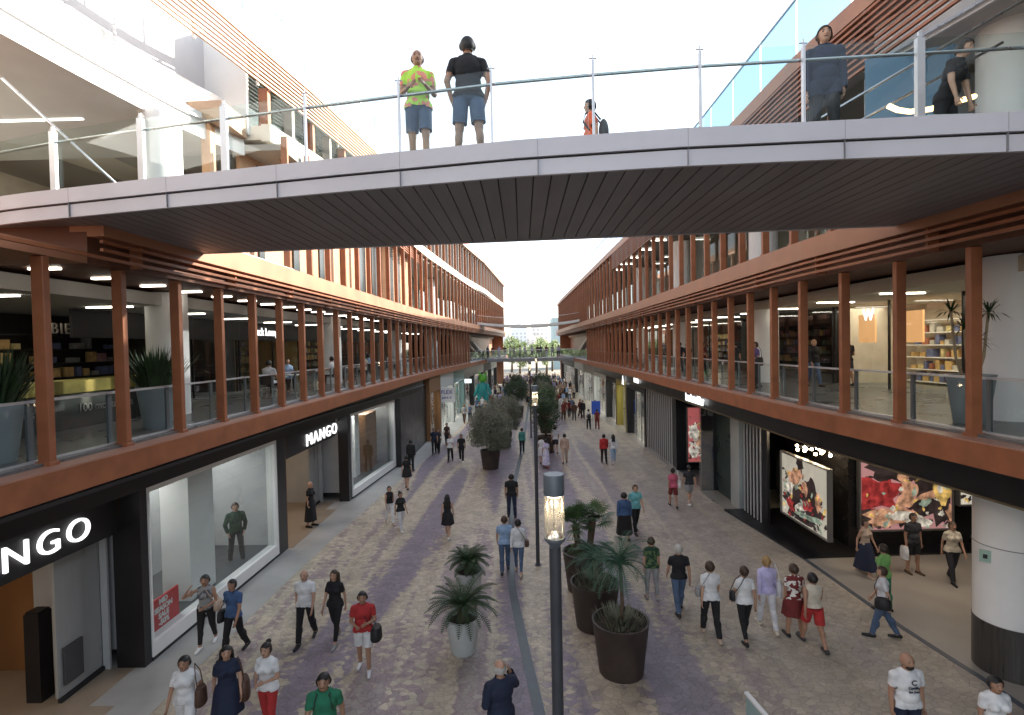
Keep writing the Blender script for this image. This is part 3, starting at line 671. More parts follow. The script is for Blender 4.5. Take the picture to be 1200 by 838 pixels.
# column with steel skirt
t = empty('round_pillar', (9.98, 11.0, .0), 'thick round white pillar with dark steel foot at right edge', 'pillar')
b = MB(); b.lathe([(.60, 1.05), (.60, 4.02)], (0,0,0), 56); b.build('shaft', WHITE, t, smooth=True)
b = MB(); b.lathe([(.615, 0), (.615, 1.049), (.60, 1.049)], (0,0,0), 56); b.build('steel_skirt', DSTEEL, t, smooth=True, sharp=40)
b = MB(); b.lathe([(.607, 2.62), (.612, 2.62), (.612, 2.635), (.607, 2.635)], (0,0,0), 56); b.build('seam', mat('seam_grey', (.2,.2,.2), .5), t)
a = math.atan2(-11.0, -9.98) + .05
b = MB(); c = Vector((math.cos(a)*.615, math.sin(a)*.615, 2.42)); u = Vector((-math.sin(a), math.cos(a), 0)); w = Vector((math.cos(a), math.sin(a), 0))
b.obox(c-u*.40+w*-.11, u*.09, w*.02, Vector((0,0,.12))); o = b.build('notice_plate', mat('notice_green', (.35,.5,.42), .5), loc=(9.98, 11.0, 0)); tag(o, 'small pale green notice fixed on the big round pillar', 'notice')
b = MB(); b.obox(c-u*.40+w*-.08, u*.035, w*.012, Vector((0,0,.04))); b.build('notice_mark', BLK2, o)
# glass return, pale block, stripes, between 18 and 24.5
b = MB()
for i in range(6):
    y = 19.9+i*.29; b.box(8.85, 8.88, y, y+.07, .06, 3.9)
b.build('striped_screen', mat('stripe_pale', (.42,.44,.44), .5), BR)
b = MB(); b.box(9.001, 9.1, 19.7, 21.6, .06, 3.9); b.build('screen_back', BLK, BR)
b = MB(); b.box(8.75, 9.1, 21.62, 22.5, .01, 3.9); b.build('grey_pier', mat('pier_pale', (.36,.40,.40), .35, 0, .1, 1), BR)
b = MB(); b.box(8.05, 8.07, 22.6, 24.4, .05, 3.9); b.build('shop_glass', WGLASS, BR)
b = MB(); b.box(8.9, 9.0, 22.52, 24.6, .01, 3.9); b.build('screen_back', mat('teal_dark', (.05,.07,.065), .3, 0, .2, 1), BR)
b = MB(); b.box(11.5, 11.6, 24.5, 28.5, .01, 3.9); b.box(8.2, 11.5, 28.5, 28.6, .01, 3.9); b.box(8.2, 11.5, 24.5, 24.58, 0.01, 3.9); b.build('entrance_wall', BLK, BR)
b = MB(); b.box(8.3, 11.5, 24.6, 28.48, .01, .022); b.build('entrance_floor', CONCD, BR)
b = MB()
for i in range(14):
    y = 29.0+i*.44; b.box(XSR(y)+.0, XSR(y)+.025, y, y+.11, .02, 3.9)
b.build('striped_screen', MC['stripe_pale'], BR)
b = MB(); b.sweep(XSR, [28.65, 35], .2, .26, .02, 3.9); b.build('screen_back', mat('slate', (.035,.037,.04), .4), BR)
for i, y in enumerate((31.2, 33.6)):
    pass
sg = text_obj('shop_sign', 'hunkemöller', .62, (XR(24.7)+.36, 24.4, 4.28), '-x', LITSIGN, None, bold=.006, width=.82); tag(sg, 'white cursive style lettering on dark header above right shop entrance', 'sign')
sg = text_obj('shop_sign', 'A', 1.0, (XR(41)+.35, 41.2, 4.0), '-x', LITSIGN, None, bold=.01); tag(sg, 'single tall white letter on dark right shopfront beyond striped screen', 'sign')
sg = text_obj('shop_sign', 'PIERRE', .5, (XR(37)+.38, 36.8, 4.3), '-x', LITSIGN, None, bold=.008); tag(sg, 'short white word on dark header just before the tall white letter', 'sign')
shop_row(BR, 1, XSR, [(35.01, 41, DKWALL, BLK, 6), (41.01, 45, mat('ochre_wall', (.35,.27,.06), .6, 0, .2, 1), mat('yellow_column', (.30,.25,.05), .5), 16), (45.01, 50, DKWALL, BLK2, 10), (50.01, 58, GREYW, mat('pale_header', (.5,.52,.52)), 16), (58.01, 66, LITBEIGE, GREYW, 16), (66.01, 76, BROWN, BLK, 12), (76.01, 98, GREYW, BLK2, 10)])
sws(BR, 'inner_wall', DKWALL, XSR, frange(29, REND, 4), 8, 8.2, 0, 4.7)
# poster light boxes
def figure_art(parent, w, h, seed, palette, x0=0):
    """loose flat colour shapes laid on the poster sheet, as parts"""
    r = random.Random(seed)
    layers = {}
    for (cx, cz, rx, rz, ci, rot) in palette:
        n = 18; vs = []
        for k in range(n):
            a = 2*math.pi*k/n; rr = 1+r.uniform(-.38, .30)
            ex, ez = rx*math.cos(a)*rr, rz*math.sin(a)*rr
            px_, pz_ = cx+ex*math.cos(rot)-ez*math.sin(rot), cz+ex*math.sin(rot)+ez*math.cos(rot)
            px_ = min(max(px_, -w/2+.03), w/2-.03); pz_ = min(max(pz_, .03), h-.03)
            vs.append((px_, pz_))
        layers.setdefault(ci, []).append(vs)
    return layers
ART = {'skin': (.48,.26,.16), 'red': (.30,.03,.03), 'dark': (.03,.02,.02), 'pale': (.60,.56,.48), 'pink': (.75,.42,.42), 'gold': (.6,.40,.12), 'green': (.25,.32,.25)}
def artmat(ci):
    nm = 'art_%s' % ci
    if nm in MC: return MC[nm]
    c = ART[ci]; m = mat(nm, c, .5, 0, .75, 4.5, em=c, ems=.16); n, l = m.node_tree.nodes, m.node_tree.links
    mx = [q for q in n if q.type == 'MIX'][0]; l.new(mx.outputs[2], n['Principled BSDF'].inputs['Emission Color']); return m
def poster(loc, rz, w, h, bgc, shapes, seed, label, text=None):
    t = empty('poster_lightbox', loc, label, 'poster', rz=rz)
    b = MB(); fr = .05
    b.box(-w/2-fr, w/2+fr, 0, .16, -fr, 0); b.box(-w/2-fr, w/2+fr, 0, .16, h, h+fr); b.box(-w/2-fr, -w/2, 0, .16, .001, h-.001); b.box(w/2, w/2+fr, 0, .16, .001, h-.001)
    b.box(-w/2, w/2, .08, .15, 0.001, h-.001); b.build('frame', mat('poster_frame', (.22,.21,.20), .35, .5), t)
    b = MB(); b.add([(-w/2,.06,0),(w/2,.06,0),(w/2,.06,h),(-w/2,.06,h)], [(0,1,2,3)]); b.build('poster_sheet', mat('sheet_%s' % seed, bgc, .5, 0, .25, 1.2, em=bgc, ems=.22), t)
    rr_ = random.Random(sum(map(ord, seed)))
    shapes = shapes + [(rr_.uniform(-w*.46, w*.46), rr_.uniform(.05, h*.85)*rr_.uniform(.5,1), rr_.uniform(.03,.15), rr_.uniform(.02,.10), rr_.choice(['dark','dark','dark','dark','dark','dark','red','pale','gold','green']), rr_.uniform(-1.5,1.5)) for _ in range(int(w*34))]
    lay = figure_art(t, w, h, hash(seed) if not isinstance(seed, str) else sum(map(ord, seed)), shapes)
    d = .057
    for ci, polys in lay.items():
        b = MB()
        for p in polys:
            b = MB(); b.add([(q[0], d, q[1]) for q in p], [tuple(range(len(p)))]); d -= .0005
            b.build('printed_shape', artmat(ci), t)
    if text: text_obj('lettering', text, .16, (0, .02, .22), '-y', mat('art_text', (.8,.8,.78), .5, em=(1,1,1), ems=.5), t, depth=.002)
    return t
poster((9.25, 17.75, .72), -math.pi/2+.0, 2.9, 2.15, (.42,.40,.33), [(.0,.45,1.3,.62,'dark',0),(-.45,1.5,.5,.28,'skin',.3),(-.25,2.0,.2,.42,'dark',.2),(.5,1.2,.42,.5,'dark',0),(.15,1.25,.2,.26,'skin',0),(-.85,1.0,.22,.3,'pale',.5),(.0,.62,.5,.14,'pale',.2),(.3,.72,.34,.2,'red',.1),(.9,1.0,.16,.3,'skin',.2),(.4,.35,.8,.1,'green',.12),(-.8,.45,.3,.2,'red',-.4)], 'posterone', 'tilted looking lit poster of dark haired seated figures, left of the other lit poster', None)
poster((12.40, 17.30, .66), 0.03, 3.0, 2.35, (.40,.20,.20), [(1.2,1.2,.95,1.3,'dark',0),(-1.0,1.2,1.0,.55,'red',.1),(-.55,1.9,.7,.36,'dark',0),(.3,1.85,.6,.28,'dark',0),(-.1,1.72,.22,.26,'skin',.2),(.05,1.1,.32,.5,'skin',-.3),(.8,1.1,.5,.14,'skin',.3),(1.3,1.75,.32,.22,'gold',.3),(1.2,1.2,.36,.42,'gold',0),(-.6,.4,.9,.36,'skin',.2),(-1.3,.4,.22,.42,'dark',.2),(.2,.35,.7,.2,'pale',-.2),(-.2,.35,.12,.35,'dark',.3),(1.5,.5,.2,.3,'skin',.2),(1.9,1.8,.3,.5,'dark',0)], 'postertwo', 'wide lit poster with pink ground and reclining figures under right arcade', None)
poster((14.75, 17.30, 1.45), 0.03, 1.3, 1.35, (.60,.56,.46), [(-.4,1.0,.28,.5,'dark',0),(.1,1.2,.5,.16,'skin',.5),(-.3,.75,.2,.16,'skin',0),(.4,.7,.3,.4,'dark',0)], 'posterthree', 'small lit poster with white ground next to the big round pillar', 'NEW IN')
poster((9.6, 28.25, .5), 0, 1.7, 2.9, (.40,.10,.10), [(.15,1.6,.45,.7,'gold',.1),(.2,2.2,.28,.34,'dark',0),(.15,2.05,.18,.24,'skin',0),(.0,1.0,.4,.5,'skin',.3),(.4,.5,.35,.5,'dark',0),(-.55,1.6,.25,.5,'pale',.1),(-.5,.6,.3,.4,'pale',.1)], 'posterfour', 'tall red and gold lit poster inside entrance under white shop lettering', None)
# chandelier: cluster of small bulbs
t = empty('chandelier', (9.95, 18.2, 3.12), 'cluster of small glowing bulbs hanging above poster in dark right shop', 'chandelier')
b = MB(); b.tube([(0,0,.6),(0,0,.15)], .02)
for k in range(10): a = k*.628; b.tube([(0,0,.15),(math.cos(a)*.6, math.sin(a)*.6, .05)], .01, 5)
b.build('frame', BLK2, t)
for k in range(16):
    a = k*2.4; r_ = .15+.5*math.sqrt(k/16)
    q = MB(); q.lathe([(0,-.055),(.042,-.038),(.055,0),(.042,.038),(0,.055)], (math.cos(a)*r_, math.sin(a)*r_, rnd.uniform(-.1,.12)), 8); q.build('bulb', mat('bulb_glow', (1,.8,.6), .5, em=(1,.78,.5), ems=14), t, smooth=True)
arealamp((12, 14.5, 4.0), 3, 2, 25, (1, .85, .7)); 

# ------------------------------------------------------------------ footbridge
NE = [(-10,9.15),(-8.3,8.6),(-5.5,7.98),(-2.5,7.36),(-.1,6.9),(2,6.66),(4.1,6.54),(6,6.44),(8.2,6.3),(11,6.15)]
nfy = interp(NE); ffy = interp([(-11,12.4),(-7.1,11.8),(0,11.2),(7.5,10.6),(11,10.3)])
BG = empty('footbridge', (0, 8, 9.1), 'grey panelled footbridge crossing overhead with glass railing', 'footbridge'); BG.location = (0,0,0)
xs = frange(-10, 11, .5)
def ribbon(a_fn, b_fn, z0, z1, xs=xs):
    b = MB(); vs = []
    for x in xs: vs += [(x,a_fn(x),z0),(x,b_fn(x),z0),(x,b_fn(x),z1),(x,a_fn(x),z1)]
    fs = []
    for i in range(len(xs)-1):
        o = 4*i
        for k in range(4): fs.append((o+k,o+4+k,o+4+(k+1)%4,o+(k+1)%4))
    fs.append((0,1,2,3)); o = 4*(len(xs)-1); fs.append((o+3,o+2,o+1,o)); b.add(vs, fs); return b
# soffit planks
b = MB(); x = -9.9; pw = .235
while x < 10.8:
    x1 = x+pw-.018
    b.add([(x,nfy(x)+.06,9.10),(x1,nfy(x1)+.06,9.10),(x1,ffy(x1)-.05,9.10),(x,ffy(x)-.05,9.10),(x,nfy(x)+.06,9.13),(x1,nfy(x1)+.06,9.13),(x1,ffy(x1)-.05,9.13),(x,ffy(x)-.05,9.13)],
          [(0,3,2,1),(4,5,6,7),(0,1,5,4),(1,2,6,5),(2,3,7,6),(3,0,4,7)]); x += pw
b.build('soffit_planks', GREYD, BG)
ribbon(lambda x: nfy(x)+.08, lambda x: ffy(x)-.06, 9.15, 9.50).build('deck', BLK2, BG)
ribbon(nfy, lambda x: nfy(x)+.055, 9.085, 9.285).build('fascia_panel', GREYP, BG)
ribbon(lambda x: nfy(x)+.02, lambda x: nfy(x)+.07, 9.287, 9.309).build('fascia_groove', DARKG, BG)
ribbon(lambda x: nfy(x)-.03, lambda x: nfy(x)+.075, 9.312, 9.54).build('fascia_panel', GREYP, BG)
ribbon(lambda x: ffy(x)-.05, ffy, 9.085, 9.54).build('fascia_panel', GREYP, BG)
for x in frange(-9, 9.5, 1.93):
    y = nfy(x); b = MB(); b.box(x-.002, x+.002, y-.032, y+.0, 9.086, 9.5405); b.build('panel_joint', mat('joint_grey', (.2,.2,.21), .6), BG)
posts = []
for ratio in (-1.05, -.885, -.715, -.555, -.40, -.222, -.048, .142, .34, .53, .742, .955, 1.17):
    x = ratio*7.5
    for _ in range(20): x = ratio*(nfy(x)+.03)
    posts.append((x, nfy(x)+.03))
def rail_run(pts, zt, far=False):
    first = None
    for i, (x, y) in enumerate(pts):
        b = MB(); wide = .045 if (i < 4 or i > 9) and not far else .013
        b.box(-wide, wide, -.03, .03, 0, .94); b.box(-wide*.45, wide*.45, -.012, .012, .94, 1.02)
        b.tube([(0,-.02,.80),(0,.06,.80)], .012, 6); b.tube([(-.05,0,.97),(.05,0,.97)], .008, 6)
        o = b.build('rail_post', STEELW, BG); o.location = (x, y, 9.545)
    for i in range(len(pts)-1):
        (x0,y0),(x1,y1) = pts[i], pts[i+1]; d = .06
        b = MB(); b.add([(x0+d,y0+.02,9.58),(x1-d,y1+.02,9.58),(x1-d,y1+.02,10.50),(x0+d,y0+.02,10.50),(x0+d,y0+.032,9.58),(x1-d,y1+.032,9.58),(x1-d,y1+.032,10.50),(x0+d,y0+.032,10.50)], [(0,1,2,3),(7,6,5,4),(3,2,6,7),(0,1,5,4),(0,3,7,4),(1,2,6,5)])
        b.build('glass_panel', LGLASS, BG)
    b = MB(); b.tube([(x, y+.075, 10.345) for x, y in pts], .021, 8); b.build('handrail', STEEL, BG, smooth=True)
rail_run(posts, 10.5)
fp = [(x, ffy(x)-.08) for x in (-7.4, -5.4, -3.4, -1.4, .6, 2.6, 4.6, 6.6, 8.0)]
rail_run(fp, 10.5, True)
# stair rails beyond the bridge
for i, (a, c, lab) in enumerate([((-9.0, 9.2, 11.75), (-6.9, 9.5, 9.6), 'thin steel stair rail sloping down left end of footbridge'), ((8.3, 8.7, 12.35), (3.6, 10.2, 9.9), 'upper thin steel stair rail sloping down at right end of footbridge'), ((8.3, 9.3, 11.9), (4.0, 10.6, 9.75), 'lower thin steel stair rail sloping down at right end of footbridge')]):
    b = MB(); a, c = Vector(a), Vector(c); b.tube([a, c], .025, 8); o = b.build('stair_rail', STEEL, smooth=True); tag(o, lab, 'stair rail')
# far footbridges
FB = empty('footbridge', (0,0,0), 'slim pale footbridge far down the street at second floor level', 'footbridge')
fxs = frange(-6.2, 7.2, .7)
def arc(x): return 9.1 + .012*(x-.5)**2
def fr(z0, z1, y0, y1, m, nm, par, fn):
    b = MB(); vs = []
    for x in fxs: z = fn(x); vs += [(x,y0,z+z0),(x,y1,z+z0),(x,y1,z+z1),(x,y0,z+z1)]
    fs = []
    for i in range(len(fxs)-1):
        o = 4*i
        for k in range(4): fs.append((o+k,o+4+k,o+4+(k+1)%4,o+(k+1)%4))
    fs += [(0,1,2,3)]; o = 4*(len(fxs)-1); fs.append((o+3,o+2,o+1,o)); b.add(vs, fs); b.build(nm, m, par)
fr(0, .30, 64.0, 67, WHITE, 'deck', FB, arc); fr(.30, 1.1, 64.1, 64.12, glassmat('far_clear_glass', (.97,.98,.98), .5, 1.2), 'glass_panel', FB, arc); fr(1.1, 1.14, 64.08, 64.14, STEEL, 'handrail', FB, arc)
FB2 = empty('footbridge', (0,0,0), 'broad grey footbridge with teal glass far off at first floor level', 'footbridge')
fr(0, .4, 68, 74, mat('far_deck', (.32,.32,.34), .6), 'deck', FB2, lambda x: 4.8); fr(.4, 1.5, 68.1, 68.12, TGLASS, 'glass_panel', FB2, lambda x: 4.8); fr(1.5, 1.56, 68.08, 68.14, STEEL, 'handrail', FB2, lambda x: 4.8)
# ------------------------------------------------------------------ people
def capsule(mb, a, b_, r0, r1, n=12, sx=1, sy=1):
    a, b_ = Vector(a), Vector(b_); d = (b_-a); L = d.length; d = d/L if L > 1e-6 else Vector((0,0,1))
    up = Vector((0,1,0)) if abs(d.y) < .8 else Vector((1,0,0))
    u = d.cross(up).normalized(); v = d.cross(u).normalized()
    prof = []
    for k in range(1, 5): t = math.pi/2*(1-k/4); prof.append((-r0*math.sin(t), r0*math.cos(t)))
    for k in range(0, 4): t = math.pi/2*k/4; prof.append((L+r1*math.sin(t), r1*math.cos(t)))
    vs = [a - d*r0]
    for (h, r) in prof:
        for k in range(n): t = 2*math.pi*k/n; vs.append(a + d*h + (u*math.cos(t)*sx + v*math.sin(t)*sy)*r)
    vs.append(b_ + d*r1); m = len(vs)-1; fs = [(0, 1+(k+1)%n, 1+k) for k in range(n)]
    for i in range(len(prof)-1):
        for k in range(n): fs.append((1+i*n+k, 1+i*n+(k+1)%n, 1+(i+1)*n+(k+1)%n, 1+(i+1)*n+k))
    o = 1+(len(prof)-1)*n
    for k in range(n): fs.append((o+k, o+(k+1)%n, m))
    mb.add(vs, fs)
def ellip(mb, c, r, n=16, m=10, rot=None):
    vs = [];
    for i in range(1, m):
        t = math.pi*i/m
        for k in range(n):
            a = 2*math.pi*k/n; p = Vector((r[0]*math.sin(t)*math.cos(a), r[1]*math.sin(t)*math.sin(a), r[2]*math.cos(t)))
            vs.append(p)
    vs += [Vector((0,0,r[2])), Vector((0,0,-r[2]))]
    if rot is not None: vs = [rot @ p for p in vs]
    vs = [p + Vector(c) for p in vs]
    fs = []
    for i in range(m-2):
        for k in range(n): fs.append((i*n+k, (i+1)*n+k, (i+1)*n+(k+1)%n, i*n+(k+1)%n))
    for k in range(n): fs.append(((m-1)*n, k, (k+1)%n)); fs.append(((m-1)*n+1, (m-2)*n+(k+1)%n, (m-2)*n+k))
    mb.add(vs, fs)
# pose: legs (thigh swing, knee bend) deg L,R ; arms: (elbow offset, wrist offset from elbow) in local dirs L,R ; x right, +y forward
def A(ux, uy, uz): return Vector((ux, uy, uz)).normalized()
POSES = {
 'stand':  dict(legs=((3,2),(-3,2)), spread=.03, arms=((A(-.12,-.02,-1),A(-.03,.12,-1)),(A(.12,-.02,-1),A(.03,.12,-1)))),
 'walka':  dict(legs=((18,6),(-13,14)), spread=0, arms=((A(-.14,-.32,-1),A(-.05,-.02,-1)),(A(.14,.28,-1),A(.02,.55,-1)))),
 'walkb':  dict(legs=((-13,16),(17,5)), spread=0, arms=((A(-.14,.28,-1),A(-.02,.55,-1)),(A(.14,-.32,-1),A(.05,-.02,-1)))),
 'hold':   dict(legs=((8,4),(-8,10)), spread=.01, arms=((A(-.18,.05,-1),A(.45,.8,.15)),(A(.18,.05,-1),A(-.45,.8,.05)))),
 'face':   dict(legs=((-10,14),(12,4)), spread=0, arms=((A(-.22,.1,-1),A(.5,.75,-.15)),(A(.75,.45,-.35),A(-.50,.25,.85)))),
 'phone':  dict(legs=((4,2),(-4,2)), spread=.02, arms=((A(-.2,.0,-1),A(.5,.6,-.35)),(A(.45,.6,-.75),A(-.35,.05,1.0)))),
 'hips':   dict(legs=((3,2),(-3,2)), spread=.06, arms=((A(-.30,-.12,-1),A(.22,.30,-.95)),(A(.30,-.12,-1),A(-.22,.30,-.95)))),
 'lean':   dict(legs=((6,4),(-6,6)), spread=.03, arms=((A(-.2,.45,-1),A(.05,.5,-.9)),(A(.2,.45,-1),A(-.05,.5,-.9))), bend=18),
 'sit':    dict(legs=((88,88),(84,84)), spread=.03, arms=((A(-.15,.3,-1),A(.2,.9,.05)),(A(.15,.3,-1),A(-.2,.9,.05)))),
}
BODY = {}
def body(pose, fem, lod=0):
    key = (pose, fem, lod)
    if key in BODY: return BODY[key]
    P = POSES[pose]; mb = MB(); sw_ = .155 if fem else .178; hp = .088
    segs = []   # (name, a, b, radius)
    hipz = .90
    legs = []
    for i, s in ((0,-1),(1,1)):
        a, k = R(P['legs'][i][0]), R(P['legs'][i][1]); hip = Vector((s*hp, 0, hipz)); sp = P.get('spread', 0)
        knee = hip + Vector((s*sp*.5, .42*math.sin(a), -.42*math.cos(a))); an = knee + Vector((s*sp*.5, .41*math.sin(a-k), -.41*math.cos(a-k)))
        legs.append([hip, knee, an, a-k])
    dz = .075 - min(l[2].z for l in legs)
    off = Vector((0,0,dz))
    for l in legs:
        for j in range(3): l[j] = l[j] + off
    bend = R(P.get('bend', 0))
    def up(p):       # upper-body transform
        p = Vector(p); q = p - Vector((0,0,.95)); 
        q = Matrix.Rotation(-bend, 3, 'X') @ q
        return q + Vector((0,0,.95)) + off
    rb = Matrix.Rotation(-bend, 3, 'X')
    for s, l in zip((-1,1), legs):
        hip, knee, an, fa = l
        th = .088 if fem else .084
        capsule(mb, hip+Vector((0,0,.02)), knee, th, .056); capsule(mb, knee, an, .052, .036)
        ellip(mb, knee.lerp(an, .30)+Vector((0,-.018,0)), (.050,.054,.12))
        heel = an+Vector((0,-.045,-.035)); 
        tilt = max(-.5, min(.35, fa*.45)); toe = an + Vector((s*.02, .17*math.cos(tilt), -.052+.17*math.sin(tilt)*.6))
        toe.z = max(toe.z, .024); heel.z = max(heel.z, .03)
        capsule(mb, heel, toe, .036, .026, sx=1.1); capsule(mb, an, heel.lerp(toe, .4), .036, .034)
        segs += [('thigh', hip, knee, .08), ('calf', knee, an, .045), ('foot', heel, toe, .035)]
    hipw = .168 if fem else .155
    ellip(mb, up((0,-.005,.95)), (hipw,.112,.13), rot=rb)
    ellip(mb, up((0,0,1.09)), (.122 if fem else .142,.092,.17), rot=rb)
    if not fem: ellip(mb, up((0,.02,1.06)), (.135,.10,.13), rot=rb)
    ellip(mb, up((0,0,1.27)), (.150 if fem else .170,.108,.185), rot=rb)
    if fem:
        for s in (-1,1): ellip(mb, up((s*.068,.085,1.265)), (.062,.055,.06), rot=rb)
    capsule(mb, up((-sw_+.045,-.005,1.372)), up((sw_-.045,-.005,1.372)), .054, .054); capsule(mb, up((-.07,-.008,1.415)), up((.07,-.008,1.415)), .042, .042)
    capsule(mb, up((0,-.008,1.38)), up((0,.01,1.50)), .058, .050)
    segs += [('torso', up((0,0,.95)), up((0,0,1.36)), .13), ('torso', up((-.12,0,1.38)), up((.12,0,1.38)), .06), ('neck', up((0,-.005,1.45)), up((0,.01,1.50)), .05)]
    hc = up((0,.012,1.60))
    ellip(mb, hc, (.076,.096,.112), 20, 14, rot=rb); ellip(mb, up((0,.045,1.535)), (.052,.055,.058), rot=rb)
    segs.append(('head', up((0,.012,1.58)), up((0,.012,1.63)), .09))
    capsule(mb, up((0,.100,1.615)), up((0,.118,1.575)), .009, .014, 8)                      # nose
    for s in (-1,1): ellip(mb, up((s*.078,.0,1.59)), (.012,.02,.032), 8, 6)                  # ears
    hands = []
    for i, s in ((0,-1),(1,1)):
        da, db = P['arms'][i]; sh = up((s*(sw_-.008),-.005,1.375)); el = sh + (rb @ da)*.285; wr = el + (rb @ db)*.245
        r_ = .86 if fem else 1.0
        capsule(mb, sh, el, .050*r_, .039*r_); capsule(mb, el, wr, .038*r_, .026*r_); ellip(mb, sh.lerp(el,.45)+Vector((0,.01,0)), (.046*r_,.05*r_,.08))
        db2 = (rb @ db).normalized(); side = Vector((s,0,0)); side = (side - db2*side.dot(db2)).normalized(); nn = db2.cross(side)
        pc = wr + db2*.05
        rt = Matrix((side, nn, db2)).transposed(); ellip(mb, pc, (.016, .040, .056), 12, 8, rot=rt)
        segs += [('uparm', sh, el, .045), ('forearm', el, wr, .033), ('hand', wr+db2*.03, wr+db2*.15, .03)]
        hands.append((wr, db2, side, nn, s))
    me = bpy.data.meshes.new('person'); me.from_pydata(mb.v, [], mb.f)
    o = bpy.data.objects.new('tmp', me); COL.objects.link(o)
    rm = o.modifiers.new('r', 'REMESH'); rm.mode = 'VOXEL'; rm.voxel_size = .0135 if lod == 0 else .03
    sm = o.modifiers.new('s', 'SMOOTH'); sm.factor = .5; sm.iterations = 3 if lod == 0 else 1
    dg = bpy.context.evaluated_depsgraph_get(); m2 = bpy.data.meshes.new_from_object(o.evaluated_get(dg)); bpy.data.objects.remove(o)
    n = len(m2.vertices); co = np.empty(n*3, np.float32); m2.vertices.foreach_get('co', co); co = co.reshape(-1, 3)
    no = np.empty(n*3, np.float32); m2.vertices.foreach_get('normal', no); no = no.reshape(-1, 3)
    names = []; D = []; T = []
    for nm, a, b_, r in segs:
        a_, d_ = np.array(a), np.array(b_-a); L2 = float(d_ @ d_); t = np.clip(((co-a_) @ d_)/L2, 0, 1)
        D.append(np.linalg.norm(co - a_ - t[:, None]*d_, axis=1) - r); T.append(t); names.append(nm)
    D = np.array(D); T = np.array(T); idx = D.argmin(0); tt = T[idx, np.arange(n)]; nm = np.array(names)[idx]
    faces = [tuple(p.vertices) for p in m2.polygons]
    # hands' fingers
    ex = MB()
    if lod == 0:
        for (wr, d, side, nn, s) in hands:
            base = wr + d*.085
            for k in range(4):
                q = (k-1.5)*.0185; l_ = (.062,.072,.068,.052)[k]
                p0 = base + nn*q - d*.01; p1 = p0 + d*l_*.5 - side*.006; p2 = p1 + (d*.8 - side*.6).normalized()*l_*.5
                ex.tube([p0, p1, p2], [.0088, .0082, .0065], 6)
            fw = nn if nn.y > 0 else -nn
            if abs(nn.y) < .2: fw = nn
            p0 = wr + d*.035 + fw*.028; p1 = p0 + (fw*.8 + d*.7).normalized()*.03; p2 = p1 + (d + fw*.15 - side*.25).normalized()*.028
            ex.tube([p0, p1, p2], [.011, .0095, .0075], 6)
    m3 = bpy.data.meshes.new('person'); m3.from_pydata([tuple(v) for v in co] + ex.v, [], faces + [tuple(i+n for i in f) for f in ex.f])
    for p in m3.polygons: p.use_smooth = True
    m3.materials.append(None)
    bpy.data.meshes.remove(m2)
    B = dict(mesh=m3, co=co, no=no, nm=nm, tt=tt, faces=faces, hc=np.array(hc), off=dz, rb=rb, up=up, legs=legs, hands=hands, fem=fem, g={})
    BODY[key] = B; return B
def shell(B, kind, mask, off, zs=None, extra=None):
    if kind in B['g']: return B['g'][kind]
    co, no = B['co'], B['no']; keep = [f for f in B['faces'] if all(mask[i] for i in f)]
    used = sorted({i for f in keep for i in f}); mp = {i: k for k, i in enumerate(used)}
    offv = off if np.ndim(off) else np.full(len(co), off)
    nv = co + no*offv[:, None]
    if zs is not None: nv = zs(nv, co, no)
    vs = [tuple(nv[i]) for i in used]; fs = [tuple(mp[i] for i in f) for f in keep]
    if extra: vs2 = [tuple(v) for v in extra.v]; fs += [tuple(i+len(vs) for i in f) for f in extra.f]; vs += vs2
    me = bpy.data.meshes.new(kind.split('#')[0]); me.from_pydata(vs, [], fs)
    # a cloth edge: fold the rim inwards
    bm = bmesh.new(); bm.from_mesh(me)
    bd = [e for e in bm.edges if e.is_boundary]
    if bd:
        r = bmesh.ops.extrude_edge_only(bm, edges=bd)
        for v in [g for g in r['geom'] if isinstance(g, bmesh.types.BMVert)]:
            c = None; v.co = v.co - v.normal*0.0
    bm.to_mesh(me); bm.free()
    for p in me.polygons: p.use_smooth = True
    me.materials.append(None); B['g'][kind] = me; return me
